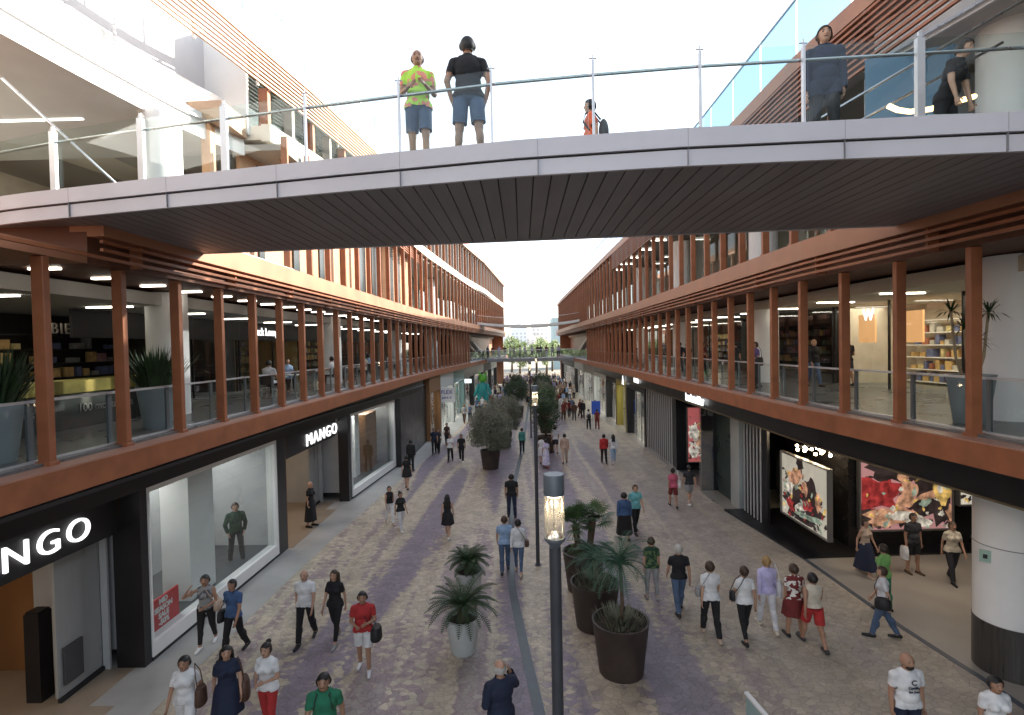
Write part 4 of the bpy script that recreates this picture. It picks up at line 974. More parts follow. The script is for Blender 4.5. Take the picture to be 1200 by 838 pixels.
def garment(B, kind):
    nm, tt, co = B['nm'], B['tt'], B['co']; dz = B['off']
    isin = lambda *a: np.isin(nm, a)
    z = co[:, 2]
    if kind in B['g']: return B['g'][kind]
    rnd2 = np.random.RandomState(3)
    def wr(nv, c, n_): return nv
    if kind == 'tee':   m = isin('torso') & (z > .90+dz) | (isin('uparm') & (tt < .62)) | (isin('thigh') & (z > .88+dz)); off = np.where(nm == 'uparm', .008, .014+.012*np.clip((1.15+dz-z)/.25, 0, 1))
    elif kind == 'tank': m = isin('torso') & (z > .92+dz) & (np.abs(co[:, 0]) < .15); off = .012
    elif kind == 'longsleeve': m = isin('torso', 'uparm') & (z > .88+dz) | (isin('forearm') & (tt < .95)) | (isin('thigh') & (z > .88+dz)); off = .018
    elif kind == 'jacket': m = isin('torso', 'uparm') | (isin('forearm') & (tt < .96)) | (isin('thigh') & (z > .78+dz)); off = np.where(nm == 'thigh', .034, .026)
    elif kind == 'trousers': m = (isin('torso') & (z < .97+dz)) | isin('thigh') | (isin('calf') & (tt < .97)); off = np.where(nm == 'calf', .020, .012)
    elif kind == 'leggings': m = (isin('torso') & (z < .97+dz)) | isin('thigh') | (isin('calf') & (tt < .86)); off = .006
    elif kind == 'shorts': m = (isin('torso') & (z < .97+dz)) | (isin('thigh') & (tt < .82)); off = np.where((nm == 'thigh'), .012+.022*tt, .012)
    elif kind in ('shoel', 'shoer'): m = (isin('foot') | (isin('calf') & (tt > .97))) & ((co[:, 0] < 0) if kind == 'shoel' else (co[:, 0] >= 0)); off = .008
    elif kind in ('hair', 'longhair', 'bunhair', 'greyhair', 'thinhair'):
        h = co - B['hc']; R_ = np.array(B['rb']); hl = h @ R_
        y, zz, x = hl[:, 1], hl[:, 2], np.abs(hl[:, 0])
        m = isin('head', 'neck') & (zz > -.09) & ((zz > .045 + .0*y) & (y < .075) | (y < .012 + (.02 if kind != 'longhair' else .035)) & (x > .0) & (zz > -.075)) 
        if kind == 'thinhair': m = isin('head') & (y < .02) & (zz < .05) & (zz > -.06)
        off = .016 if kind != 'longhair' else .013
        if kind == 'thinhair': off = .006
        ex = None
        if kind == 'longhair':
            ex = MB(); up = B['up']
            for s in (-1, 0, 1): capsule(ex, up((s*.045,-.055,1.60)), up((s*.062,-.095,1.30)), .052, .035, 10)
            for s in (-1, 1): capsule(ex, up((s*.078,-.01,1.60)), up((s*.098,-.015,1.38)), .026, .02, 8)
        if kind == 'bunhair': ex = MB(); ellip(ex, B['up']((0,-.075,1.70)), (.045,.045,.045), 10, 8)
        me = shell(B, kind, m, off, extra=ex); return me
    return shell(B, kind, m, off)
def skirt_mesh(B, kind, fem=True):
    """flared cloth tube round the legs, from waist to hem"""
    if kind in B['g']: return B['g'][kind]
    dz = B['off']; ln = {'skirt': .50, 'longskirt': .80, 'dress_skirt': .46, 'shortskirt': .38}[kind]
    k1, k2 = B['legs'][0][1], B['legs'][1][1]; span = max(abs(k1.y-k2.y)*.5, 0)
    mb = MB(); n = 36; rows = 9; vs = []
    for i in range(rows):
        t = i/(rows-1); z = 1.03+dz - ln*t
        for k in range(n):
            a = 2*math.pi*k/n; fl = 1+.06*math.sin(a*7+t)*t
            rx = (.135 + (.055 if t > .15 else t*.36) + .05*t)*fl; ry = (.105+.03*min(1, t*5) + (.03+span*ln/.42*.75)*t)*fl
            vs.append((rx*math.cos(a), ry*math.sin(a)+(k1.y+k2.y)*.25*t, z))
    fs = [(i*n+k, i*n+(k+1)%n, (i+1)*n+(k+1)%n, (i+1)*n+k) for i in range(rows-1) for k in range(n)]
    me = bpy.data.meshes.new('skirt'); me.from_pydata(vs, [], fs)
    for p in me.polygons: p.use_smooth = True
    me.materials.append(None); B['g'][kind] = me; return me
def cmat(c, kind='cloth', pat=None):
    nm = '%s_%03d_%03d_%03d%s' % (kind, int(c[0]*255), int(c[1]*255), int(c[2]*255), pat or '')
    if nm in MC: return MC[nm]
    m = mat(nm, c, .85 if kind == 'cloth' else .55, 0, .18, 7, .9 if kind == 'cloth' else .2, 9)
    if pat:
        n, l = m.node_tree.nodes, m.node_tree.links; b = n['Principled BSDF']
        tc = n.new('ShaderNodeTexCoord'); v = n.new('ShaderNodeTexVoronoi'); v.inputs['Scale'].default_value = 16; l.new(tc.outputs['Object'], v.inputs['Vector'])
        cr = n.new('ShaderNodeValToRGB'); cr.color_ramp.interpolation = 'CONSTANT'; sc = n.new('ShaderNodeSeparateColor'); l.new(v.outputs['Color'], sc.inputs[0]); l.new(sc.outputs[0], cr.inputs[0])
        pc = {'spots': (.7,.68,.64), 'camo': (.10,.16,.06), 'print': (.10,.10,.12), 'hivis': (.75,.30,.22)}[pat]
        cr.color_ramp.elements[0].color = (*c, 1); cr.color_ramp.elements[1].position = .62; cr.color_ramp.elements[1].color = (*pc, 1); l.new(cr.outputs[0], b.inputs['Base Color'])
    return m
SK = [(.48,.28,.19), (.38,.21,.135), (.50,.30,.21), (.22,.11,.07)]
C = dict(black=(.012,.012,.014), dark=(.03,.03,.035), white=(.70,.70,.70), navy=(.015,.022,.05), blue=(.05,.10,.22), jeans=(.07,.11,.19), lblue=(.28,.40,.58), red=(.42,.03,.03), green=(.02,.17,.09), dgreen=(.018,.05,.03),
         lgreen=(.18,.40,.12), turq=(.15,.42,.44), lilac=(.50,.46,.70), cream=(.58,.52,.42), grey=(.28,.28,.28), beige=(.45,.34,.26), pink=(.50,.10,.16), brown=(.08,.04,.025), maroon=(.15,.02,.02), orange=(.75,.16,.07), yellow=(.45,.75,.10), teal=(.06,.25,.22), white2=(.6,.6,.62), purple=(.14,.09,.25))
HC = dict(black=(.012,.010,.009), brown=(.05,.028,.016), grey=(.45,.43,.40), blond=(.32,.20,.08), dbrown=(.025,.015,.010))
def put(o_mesh, name, m, parent):
    o = bpy.data.objects.new(name, o_mesh); COL.objects.link(o); o.parent = parent
    o.material_slots[0].link = 'OBJECT'; o.material_slots[0].material = m; return o
def person(loc, face, label, pose='walka', fem=False, h=1.70, top=('tee','white'), bot=('trousers','black'), hair=('hair','black'), skin=0, shoes='black', lod=0, group=None, pat=None, botpat=None, wide=1.0, cat='person'):
    """face: direction in degrees in the ground plane, 0 = away from the camera (+y), 180 = towards it"""
    B = body(pose, fem, lod)
    o = bpy.data.objects.new('person', B['mesh']); COL.objects.link(o)
    o.material_slots[0].link = 'OBJECT'; o.material_slots[0].material = mat('skin_%d' % skin, SK[skin], .5, 0, .08, 6)
    o.location = loc; o.rotation_euler = (0,0,-R(face)); s = h/1.70; wide *= 1.05; o.scale = (s*wide, s*wide, s)
    tag(o, label, cat, group)
    tk, tc = top
    if tk: put(garment(B, tk), {'tee':'shirt','tank':'top','longsleeve':'shirt','jacket':'jacket'}[tk], cmat(C[tc], pat=pat), o)
    bk, bc = bot
    if bk in ('skirt','longskirt','dress_skirt','shortskirt'): put(skirt_mesh(B, bk), 'skirt', cmat(C[bc], pat=botpat), o)
    elif bk: put(garment(B, bk), {'trousers':'trousers','leggings':'leggings','shorts':'shorts'}[bk], cmat(C[bc], pat=botpat), o)
    if hair: put(garment(B, hair[0]), 'hair', cmat(HC[hair[1]], 'hair'), o)
    if shoes and lod == 0:
        for q in ('shoel', 'shoer'): put(garment(B, q), 'shoe', cmat(C[shoes], 'leather'), o)
    if lod == 0:
        key = 'eyes'
        if key not in B['g']:
            mb = MB(); up = B['up']
            for sx in (-1, 1): ellip(mb, up((sx*.031,.094,1.610)), (.013,.008,.008), 8, 6); 
            mb2 = mb; capsule(mb2, up((-.02,.098,1.545)), up((.02,.098,1.545)), .0055, .0055, 6)
            for sx in (-1, 1): capsule(mb2, up((sx*.018,.103,1.632)), up((sx*.044,.090,1.634)), .004, .003, 6)
            me = bpy.data.meshes.new('face_features'); me.from_pydata(mb.v, [], mb.f); me.materials.append(None); B['g'][key] = me
        put(B['g'][key], 'face_features', mat('face_dark', (.06,.03,.025), .4), o)
    return o
def bag(p, side, label, m, size=(.30,.13,.24), strap=True, z=.86, cross=True):
    """hand or shoulder bag hanging at a person's hip"""
    s = p.scale.z; q = p.matrix_basis if False else (Matrix.Translation(p.location) @ Matrix.Rotation(p.rotation_euler.z, 4, 'Z'))
    t = empty('shoulder_bag', q @ Vector((side*.27*s, .02, z*s)), label, 'bag', rz=p.rotation_euler.z)
    b = MB(); w, d, h = size
    b.lathe([(.0,-h/2),(w*.46,-h/2),(w*.5,-h*.35),(w*.46,h*.3),(w*.36,h/2),(0,h/2)], (0,0,0), 16, d/w*1.3, 1); b.build('bag_body', m, t, smooth=True, sharp=50)
    if strap:
        b = MB(); a = Vector((0, .10, h*.4)); c = Vector((0, -.10, h*.4))
        if cross: top = Vector((-side*.36*s, 0, .60*s)); b.tube([a, Vector((-side*.13,.155,.30)), top+Vector((0,.03,0)), top+Vector((0,-.05,0)), Vector((-side*.13,-.145,.30)), c], .009, 5)
        else: top = Vector((-side*.09*s, 0, .60*s)); b.tube([a, Vector((-side*.04,.09,.4)), top, Vector((-side*.04,-.09,.4)), c], .009, 5)
        b.build('strap', m, t)
    return t
def bp(p, label, m):
    s = p.scale.z; q = Matrix.Translation(p.location) @ Matrix.Rotation(p.rotation_euler.z, 4, 'Z')
    t = empty('backpack', q @ Vector((0, -.17, 1.0*s)), label, 'backpack', rz=p.rotation_euler.z)
    b = MB(); ellip(b, (0,-.05,.10), (.15,.09,.22)); b.build('bag_body', m, t, smooth=True)
    for sx in (-1, 1): b = MB(); b.tube([(sx*.10,.02,-.05),(sx*.145,.16,.05),(sx*.135,.30,.25),(sx*.10,.26,.405),(sx*.09,.12,.44),(sx*.09,0,.28)], .017, 6); b.build('strap', m, t)
    return t
def hp_(px, py, h, zf=0.0):    # ground point of a person whose HEAD TOP is seen at pixel px,py
    p = gp(px, py, zf+h); p.z = zf; return p
mb_black = cmat(C['black'], 'leather'); mb_brown = cmat(C['brown'], 'leather'); mb_white = cmat(C['white'], 'leather')
# near people (pixel of the feet, or of the head top where the feet are out of the picture)
p = person(gp(243,757), 168, 'woman in grey patterned top and black trousers with hand raised to face', 'face', True, 1.68, ('tank','grey'), ('leggings','black'), ('hair','black'), 1, 'white', pat='print', wide=1.08)
bag(p, -1, 'beige handbag carried by woman in grey patterned top', cmat(C['beige'],'leather'), (.34,.14,.2), z=.98)
p = person(gp(275,766), 190, 'man in dark blue polo shirt and black trousers beside shop window', 'walkb', False, 1.72, ('tee','blue'), ('trousers','black'), ('hair','black'), 1)
bag(p, 1, 'black shoulder bag worn by man in dark blue polo shirt', mb_black)
p = person(hp_(216,768,1.62), 172, 'short haired woman in all white with a dark strap at bottom left', 'walka', True, 1.62, ('tee','white'), ('shorts','white'), ('hair','black'), 1, 'white', wide=1.1)
bag(p, -1, 'brown bag on shoulder of woman dressed all in white', mb_brown, (.3,.14,.3), z=.95, cross=False)
p = person(hp_(265,756,1.66), 150, 'long haired woman in dark navy dress between woman in white and woman in red trousers', 'walkb', True, 1.66, ('tee','navy'), ('skirt','navy'), ('longhair','black'), 0, 'brown', wide=1.08)
bag(p, -1, 'large dark brown bag held by woman in navy dress', mb_brown, (.42,.16,.34), z=.85, cross=False)
p = person(hp_(312,754,1.68), 185, 'woman with tied up hair in white shirt and bright red trousers', 'hold', True, 1.68, ('tee','white'), ('trousers','red'), ('bunhair','black'), 0, 'black', pat=None)
p = person(hp_(379,788,1.76), 170, 'bearded man in green shirt with rucksack straps at bottom edge', 'walka', False, 1.76, ('tee','green'), ('trousers','dark'), ('hair','black'), 1, wide=1.1)
bp(p, 'dark green rucksack on the back of man in green shirt', cmat((.015,.05,.035),'leather'))
p = person(gp(359,752), 178, 'older bald man in white short sleeved shirt and black trousers', 'walkb', False, 1.72, ('tee','white'), ('trousers','black'), ('thinhair','grey'), 0, 'black', wide=1.05)
p = person(gp(394,752), 188, 'slim long haired woman all in black behind man in red shirt', 'walka', True, 1.72, ('tee','black'), ('leggings','black'), ('longhair','brown'), 0, 'grey')
p = person(gp(427,786), 172, 'man in red shirt and white shorts carrying bags', 'hold', False, 1.70, ('tee','red'), ('shorts','white'), ('hair','black'), 1, 'white', wide=1.08)
bag(p, -1, 'black sports bag hanging beside man in red shirt', mb_black, (.42,.2,.26), z=.82)
p = person(hp_(586,776,1.78), -25, 'bald man in dark suit holding a phone, centre bottom', 'phone', False, 1.78, ('jacket','navy'), ('trousers','navy'), ('thinhair','grey'), 0, wide=1.06)
p = person(gp(457,614), 150, 'child with dark top and white trousers walking left of another child', 'walka', True, 1.50, ('tank','black'), ('trousers','white'), ('hair','brown'), 0, 'beige')
p = person(gp(470,622), 140, 'girl with dark bun, dark top and pale loose trousers', 'walkb', True, 1.48, ('tee','black'), ('trousers','white2'), ('bunhair','black'), 1, 'white')
p = person(gp(525,630), 5, 'girl with long black hair in short black dress seen from behind', 'walka', True, 1.58, ('tank','black'), ('dress_skirt','black'), ('longhair','black'), 0, 'white')
p = person(gp(592,670), -3, 'man in pale blue shirt and jeans walking away beside partner', 'walkb', False, 1.72, ('tee','lblue'), ('trousers','jeans'), ('hair','brown'), 0, 'dark')
p = person(gp(608,672), 4, 'woman in white blouse and jeans walking with man in pale blue', 'walka', True, 1.66, ('longsleeve','white'), ('leggings','jeans'), ('hair','black'), 0, 'beige')
bag(p, 1, 'small brown bag on back of woman in white blouse', mb_brown, (.24,.1,.18), z=.95)
p = person(gp(600,606), 2, 'broad man in black shirt and dark jeans walking away by drain line', 'stand', False, 1.72, ('tee','black'), ('trousers','navy'), ('hair','black'), 1, wide=1.1)
p = person(gp(477,573), 0, 'woman with bare legs in short black dress beside black shop wall', 'walka', True, 1.66, ('tee','black'), ('shortskirt','black'), ('hair','black'), 0, 'dark')
p = person(gp(482,552), 10, 'man dressed in black standing against the black shop wall', 'stand', False, 1.74, ('longsleeve','black'), ('trousers','black'), ('hair','black'), 1)
p = person(gp(509,532), 170, 'man in navy shirt carrying a bag near left shops', 'walkb', False, 1.68, ('tee','navy'), ('trousers','black'), ('hair','black'), 1)
p = person(gp(514,531), 185, 'person in dark grey shirt just right of man in navy shirt', 'walka', True, 1.62, ('tee','dark'), ('trousers','black'), ('hair','dbrown'), 0)
p = person(gp(528,541), 180, 'person in white shirt and black trousers in middle of left walkway', 'walkb', True, 1.64, ('tee','white'), ('trousers','black'), ('hair','brown'), 0)
p = person(gp(541,541), 178, 'person in black shirt with pale collar near the olive planter', 'walka', False, 1.66, ('tee','black'), ('trousers','black'), ('hair','black'), 1, 'white')
p = person(gp(524,523), 180, 'person in brown top walking behind the person in white', 'walka', True, 1.64, ('tee','brown'), ('trousers','dark'), ('hair','dbrown'), 1)
p = person(gp(506,500), 190, 'dark dressed person left of pair beside glass shopfront', 'stand', False, 1.66, ('tee','dark'), ('trousers','black'), ('hair','black'), 1)
p = person(gp(511,501), 175, 'dark dressed person right of pair beside glass shopfront', 'walkb', True, 1.62, ('tee','black'), ('trousers','dark'), ('hair','black'), 0)
p = person(gp(559,486), 0, 'person in blue top and dark trousers near turquoise figure', 'stand', True, 1.70, ('tee','jeans'), ('trousers','black'), ('hair','black'), 0)
p = person(gp(612,531), 2, 'person in teal green shirt and dark trousers on the drain line', 'walkb', True, 1.62, ('longsleeve','teal'), ('trousers','black'), ('hair','dbrown'), 0)
# right side of the street
p = person(gp(651,531), 0, 'man in pale shirt and dark shorts behind pink shirted man', 'walka', False, 1.74, ('tee','white2'), ('shorts','dark'), ('hair','black'), 0)
p = person(gp(662,543), 5, 'man in beige pink shirt and beige trousers walking away', 'walkb', False, 1.74, ('tee','beige'), ('trousers','beige'), ('hair','black'), 0, 'dark')
p = person(gp(640,548), 0, 'woman in pale lilac printed dress right of lamp post', 'walka', True, 1.62, ('tee','lilac'), ('longskirt','lilac'), ('hair','black'), 1, 'red', pat='spots', botpat='spots')
p = person(gp(635,543), -5, 'woman in white top with dark hair left of lilac dress', 'walkb', True, 1.62, ('tee','white'), ('skirt','white2'), ('hair','dbrown'), 0)
p = person(gp(708,543), 0, 'man in red shirt and black trousers beside long haired woman', 'walka', False, 1.70, ('longsleeve','red'), ('trousers','black'), ('hair','black'), 1)
p = person(gp(719,543), 3, 'woman with long dark hair, white top and pale blue jeans', 'walkb', True, 1.68, ('longsleeve','white2'), ('leggings','lblue'), ('longhair','black'), 0, 'white')
p = person(gp(690,503), 0, 'person in white top and black trousers left of person in dark red', 'stand', True, 1.62, ('tee','white'), ('trousers','black'), ('hair','black'), 0)
bp(p, 'small black backpack on person in white top', mb_black)
p = person(gp(700,503), 0, 'person in dark red top and dark red trousers right of person in white', 'walka', True, 1.64, ('tee','maroon'), ('trousers','maroon'), ('hair','black'), 1)
p = person(gp(683,491), 180, 'tall person all in black beside pale shopfront on right', 'stand', False, 1.72, ('longsleeve','black'), ('trousers','black'), ('hair','black'), 1)
p = person(gp(673,493), 0, 'person in dark brown jacket walking away at right of planters', 'walka', False, 1.70, ('longsleeve','brown'), ('trousers','dark'), ('hair','dbrown'), 0)
p = person(gp(667,489), 0, 'person in maroon top next to dark brown jacket', 'walkb', True, 1.64, ('tee','maroon'), ('trousers','black'), ('hair','black'), 0)
p = person(gp(745,624), 170, 'man in turquoise shirt and black trousers behind fan palm', 'walkb', False, 1.76, ('tee','turq'), ('trousers','black'), ('hair','brown'), 0)
p = person(gp(732,633), 0, 'woman in blue top and long black skirt next to fan palm', 'stand', True, 1.66, ('longsleeve','blue'), ('longskirt','black'), ('hair','black'), 0, wide=1.15)
p = person(gp(789,594), 3, 'person in pink shirt and dark shorts walking with a white bag', 'walka', True, 1.64, ('tee','pink'), ('shorts','maroon'), ('hair','black'), 1, 'dark')
bag(p, 1, 'white handbag at side of person in pink shirt', mb_white, (.26,.12,.3), z=1.0, cross=False)
p = person(gp(808,591), -5, 'person in dark vest and white shorts by shop entrance', 'walkb', False, 1.68, ('tee','dark'), ('shorts','grey'), ('hair','black'), 0, 'white')
p = person(gp(764,702), 2, 'person in green camouflage shirt seen through spindly palm', 'stand', True, 1.66, ('tee','dgreen'), ('leggings','grey'), ('hair','brown'), 0, 'grey', pat='camo', wide=1.05)
p = person(gp(796,717), 0, 'grey haired man in black shirt and jeans walking away', 'walkb', False, 1.74, ('tee','black'), ('trousers','jeans'), ('hair','grey'), 0, 'black', wide=1.05)
p = person(gp(833,746), 2, 'woman in white shirt and black flared trousers with crossed bag strap', 'walka', True, 1.78, ('tee','white'), ('trousers','black'), ('hair','brown'), 0, 'beige', wide=1.05)
bag(p, -1, 'small grey bag on hip of woman with flared trousers', cmat(C['grey'],'leather'), (.2,.1,.2), z=1.02)
p = person(gp(873,750), 0, 'woman in white shirt and tight black leggings walking away', 'walkb', True, 1.72, ('tee','white'), ('leggings','black'), ('hair','brown'), 1, 'black')
bag(p, -1, 'small dark bag on hip of woman in black leggings', mb_black, (.2,.1,.2), z=1.02)
p = person(gp(899,737), 3, 'fair haired woman in lilac shirt and white trousers', 'walka', True, 1.76, ('longsleeve','lilac'), ('trousers','white2'), ('hair','blond'), 0, 'cream')
bag(p, 1, 'white shopping bag held by woman in lilac shirt', mb_white, (.28,.1,.36), z=.95, cross=False)
p = person(gp(931,746), 0, 'woman in red and white patterned tunic beside woman in cream top', 'stand', True, 1.68, ('tee','maroon'), ('skirt','maroon'), ('hair','brown'), 1, 'black', pat='spots', wide=1.1)
p = person(gp(953,757), 0, 'woman in cream vest and bright red shorts walking away', 'walka', True, 1.66, ('tank','cream'), ('shorts','red'), ('hair','black'), 1, 'dark', wide=1.15)
p = person(gp(1035,747), -60, 'person in pale grey shirt and blue jeans at the kerb', 'walka', True, 1.66, ('tee','white2'), ('trousers','jeans'), ('hair','brown'), 0, 'black')
bag(p, -1, 'black round bag on hip of person in blue jeans', mb_black, (.34,.16,.24), z=.92)
p = person(gp(1036,716), -20, 'person in bright green shirt behind person in blue jeans', 'stand', True, 1.68, ('tee','lgreen'), ('trousers','green'), ('hair','dbrown'), 0)
p = person(gp(1014,674), 160, 'woman in long dark blue skirt in front of the wide lit poster', 'walkb', True, 1.66, ('tank','beige'), ('longskirt','navy'), ('hair','dbrown'), 0, 'beige')
p = person(gp(1070,672), 175, 'man in dark shirt and black shorts in front of the wide lit poster', 'stand', False, 1.76, ('tee','dark'), ('shorts','black'), ('hair','black'), 1, 'brown')
bag(p, 1, 'white carrier bag held by man in dark shirt under the poster', mb_white, (.30,.12,.36), z=.62, strap=False)
p = person(gp(1116,682), 190, 'person in cream top and dark trousers next to round white pillar', 'walkb', True, 1.72, ('tee','cream'), ('trousers','dark'), ('hair','brown'), 0)
p = person(hp_(1062,766,1.76), 178, 'bald bearded man in white printed shirt at bottom right', 'stand', False, 1.76, ('tee','white'), ('trousers','navy'), None, 1, pat=None, wide=1.12)
Bm = body('stand', False); mb = MB(); up = Bm['up']; ellip(mb, up((0,.062,1.525)), (.052,.045,.045), 12, 8)
me = bpy.data.meshes.new('beard'); me.from_pydata(mb.v, [], mb.f); me.materials.append(None); put(me, 'beard', cmat(HC['black'],'hair'), p)
for i, (tx, sz, z) in enumerate((('C', .11, 1.33), ('Castillo', .05, 1.25), ('San Juan', .045, 1.19))):
    me = text_mesh(tx, sz, .004, bold=.002); me.materials.append(None); o = put(me, 'shirt_print', cmat(C['navy'],'leather'), p); o.rotation_euler = (math.pi/2, 0, math.pi); o.location = (0, .140, z)
p = person(hp_(1166,794,1.62), 186, 'black haired woman in white blouse at bottom right corner', 'stand', True, 1.62, ('tee','white'), ('trousers','beige'), ('hair','black'), 1, wide=1.1)
# mannequins in the shop
p = person((-9.0, 16.15, .32), 140, 'mannequin in dark green jacket and dark trousers in first left window', 'hips', False, 1.86, ('longsleeve','dgreen'), ('trousers','dark'), ('hair','brown'), 2, 'dark', cat='mannequin')
p = person((-8.9, 11.78, .32), 95, 'dark dressed mannequin half hidden at near edge of first left window', 'stand', True, 1.80, ('jacket','black'), ('trousers','black'), None, 2, 'black', cat='mannequin')
p = person((-8.5, 25.0, .32), 95, 'dark dressed mannequin at near end of second left window', 'stand', False, 1.80, ('longsleeve','dark'), ('trousers','beige'), None, 2, 'dark', cat='mannequin')
p = person((-8.35, 20.3, .012), 100, 'headless looking mannequin in long black dress in second shop entrance', 'stand', True, 1.74, ('tee','black'), ('longskirt','black'), None, 2, 'black', cat='mannequin')
# first floor gallery
F1 = 5.2
def g1(px, py): return gp(px, py, F1)
p = person(g1(886,455), -95, 'woman in patterned top leaning by white column on right first floor', 'hold', True, 1.64, ('tee','purple'), ('trousers','dark'), ('hair','brown'), 0)
bag(p, -1, 'dark bag on arm of woman by the first floor column', mb_black, (.3,.14,.3), z=1.0, cross=False)
p = person(g1(954,453), 175, 'man in dark sweater and blue jeans on right first floor', 'walka', False, 1.72, ('longsleeve','black'), ('trousers','jeans'), ('thinhair','grey'), 0)
p = person(g1(993,452), 0, 'person in black carrying a child on right first floor', 'hold', False, 1.74, ('tee','black'), ('shorts','dark'), ('hair','black'), 1)
p = person(g1(1000,446), 40, 'person in dark clothes right beside the one with child', 'walkb', True, 1.66, ('tee','dark'), ('leggings','black'), ('hair','black'), 1)
for i, (px, py, c1, lb) in enumerate([(862,449,'dark','shadowy person behind fins left of first floor column'), (824,442,'maroon','person in dark red seen between fins on right first floor'), (806,440,'black','person in black near second gallery column on right'), (797,438,'navy','person in navy near second gallery column on right'), (745,428,'brown','person in brown far along right first floor gallery')]):
    person(g1(px, py), 90*(i % 3), lb, ('stand','walka','walkb')[i % 3], i % 2 == 0, 1.68, ('tee',c1), ('trousers','dark'), ('hair','black'), i % 2, lod=1)
def seat_pt(x, y): return Vector((x, y, F1))
def chair_table(i, x, y, ang, lab):
    t = empty('cafe_chair', (x, y, F1), lab, 'chair', 'cafe chairs on left first floor', rz=ang)
    b = MB(); b.box(-.2,.2,-.2,.2,.42,.45); b.build('seat', BLK2, t)
    b = MB(); b.box(-.2,.2,-.22,-.19,.5,.85); b.build('backrest', BLK2, t)
    for sx in (-1,1):
        for sy in (-1,1): b = MB(); b.tube([(sx*.17,sy*.17,.42),(sx*.2,sy*.2,0)], .012, 6); b.build('leg', STEEL, t)
WHO = [(-8.9,18.4,'white2','pale blue'),(-9.4,21.0,'lblue','light blue'),(-8.7,24.0,'white','white'),(-9.6,26.8,'black','black'),(-8.6,28.6,'cream','cream'),(-9.2,31.5,'lblue','sky blue'),(-8.7,34.5,'white2','off white'),(-9.4,37.5,'dark','dark grey')]
for i, (x, y, c, cn) in enumerate(WHO):
    a = (i*140) % 360
    chair_table(i, x, y, -R(a), 'black cafe chair under seated person in %s on left first floor' % cn)
    person((x, y, F1+.02), a, 'person in %s shirt seated at left first floor cafe, %s from the near end' % (cn, ORD[i]), 'sit', i % 2 == 1, 1.70, ('tee', c), ('trousers','dark'), ('hair','black'), i % 2, lod=1)
    t = empty('cafe_table', (x+.55*math.sin(R(a)), y+.62*math.cos(R(a)), F1), 'small round cafe table before person in %s on left first floor' % cn, 'table', 'cafe tables on left first floor')
    b = MB(); b.lathe([(0,.74),(.32,.74),(.32,.71),(0,.71)], n=24); b.build('table_top', WHITEW, t, smooth=True, sharp=40)
    b = MB(); b.tube([(0,0,.71),(0,0,.02)], .025); b.build('table_stem', STEEL, t); b = MB(); b.lathe([(0,.03),(.22,.02),(.22,0),(0,0)]); b.build('table_foot', STEEL, t)
# bridge people
F2 = 9.55
def on_bridge(px, dy, yhead=None):
    x = 0
    for _ in range(20):
        y = nfy(x)+dy; r = ray(px, 110); x = r.x/r.y*y
    return Vector((x, y, F2))
p = person(on_bridge(490,.85), 172, 'man in yellow green work shirt and blue shorts standing on footbridge', 'hold', False, 1.78, ('tee','yellow'), ('shorts','jeans'), ('thinhair','dbrown'), 1, 'dark', pat='hivis')
p = person(on_bridge(549,.80), -4, 'man in black shirt and blue shorts with back turned on footbridge', 'hips', False, 1.84, ('tee','black'), ('shorts','jeans'), ('hair','black'), 1, 'dark', wide=1.08)
q = on_bridge(692,2.75); p = person(q, -80, 'man in orange shirt crossing footbridge, only his upper body seen', 'walka', False, 1.68, ('tee','orange'), ('shorts','dark'), ('hair','black'), 0)
bp(p, 'dark backpack on man in orange shirt crossing footbridge', mb_black)
q = on_bridge(966,1.25); p = person(q, 195, 'person in dark jacket behind glass at right part of footbridge', 'stand', False, 1.80, ('jacket','navy'), ('trousers','dark'), ('hair','brown'), 0)
q = on_bridge(1108,1.9); p = person(q, 150, 'person in black shirt leaning over a low white table at right end of footbridge', 'lean', False, 1.78, ('tee','black'), ('trousers','black'), ('hair','dbrown'), 0)
q2 = on_bridge(1108,1.35)
b = MB(); b.tube([yp(1041,124,9.6), yp(1052,129,9.5), yp(1066,131,9.4), yp(1090,128,9.3), yp(1118,120,9.4), yp(1142,113,9.6)], .045, 8)
tag(b.build('arc_lamp', mat('arc_glow', (1,.7,.4), .5, em=(1,.62,.28), ems=1.6), smooth=True), 'glowing warm curved light tube behind leaning person at right end of footbridge', 'lamp')
t = empty('low_table', (q2.x-.1, q2.y, F2), 'small low white topped table beside leaning person on footbridge', 'table')
b = MB(); b.box(-.3,.3,-.2,.2,.40,.46); b.build('table_top', WHITE, t)
for sx in (-1,1):
    for sy in (-1,1): b = MB(); b.box(sx*.26-.02,sx*.26+.02,sy*.16-.02,sy*.16+.02,0,.399); b.build('leg', STEEL, t)
q3 = None
if 0: p = person(q3, 200, 'person in white shirt cut by the right edge on footbridge', 'stand', True, 1.62, ('tee','white'), ('trousers','red'), ('hair','brown'), 0)
# distant crowd, each one a person
cc = ['white','black','navy','maroon','lblue','grey','beige','cream','jeans','dark','lilac','white2','brown']
cn = dict(white='white',black='black',navy='navy',red='red',lblue='light blue',grey='grey',pink='pink',cream='cream',teal='teal',maroon='dark red',lilac='lilac',dark='charcoal',green='green',orange='orange',white2='pale grey',brown='brown',jeans='denim blue',beige='beige')
rc = random.Random(21); used_l = set(); n = 0
slots = []
for k in range(290):
    y = rc.uniform(47, 62) if k < 30 else rc.uniform(62, 100)
    lo, hi = XSL(y)+1.0, XSR(y)-.8
    if k < 30: x = rc.choice([rc.uniform(lo, -2.6), rc.uniform(2.2, hi)])
    else: x = rc.uniform(lo, hi)
    if any((x-a)**2+(y-b_)**2 < .4 for a, b_ in slots): continue
    if y < 62 and -2.5 < x < 2.0: continue
    slots.append((x, y))
combos = [(a, b_, e) for a in cc for b_ in ('black','jeans','white2','beige','navy','grey','brown','dark') for e in (0, 1)]
rc.shuffle(combos)
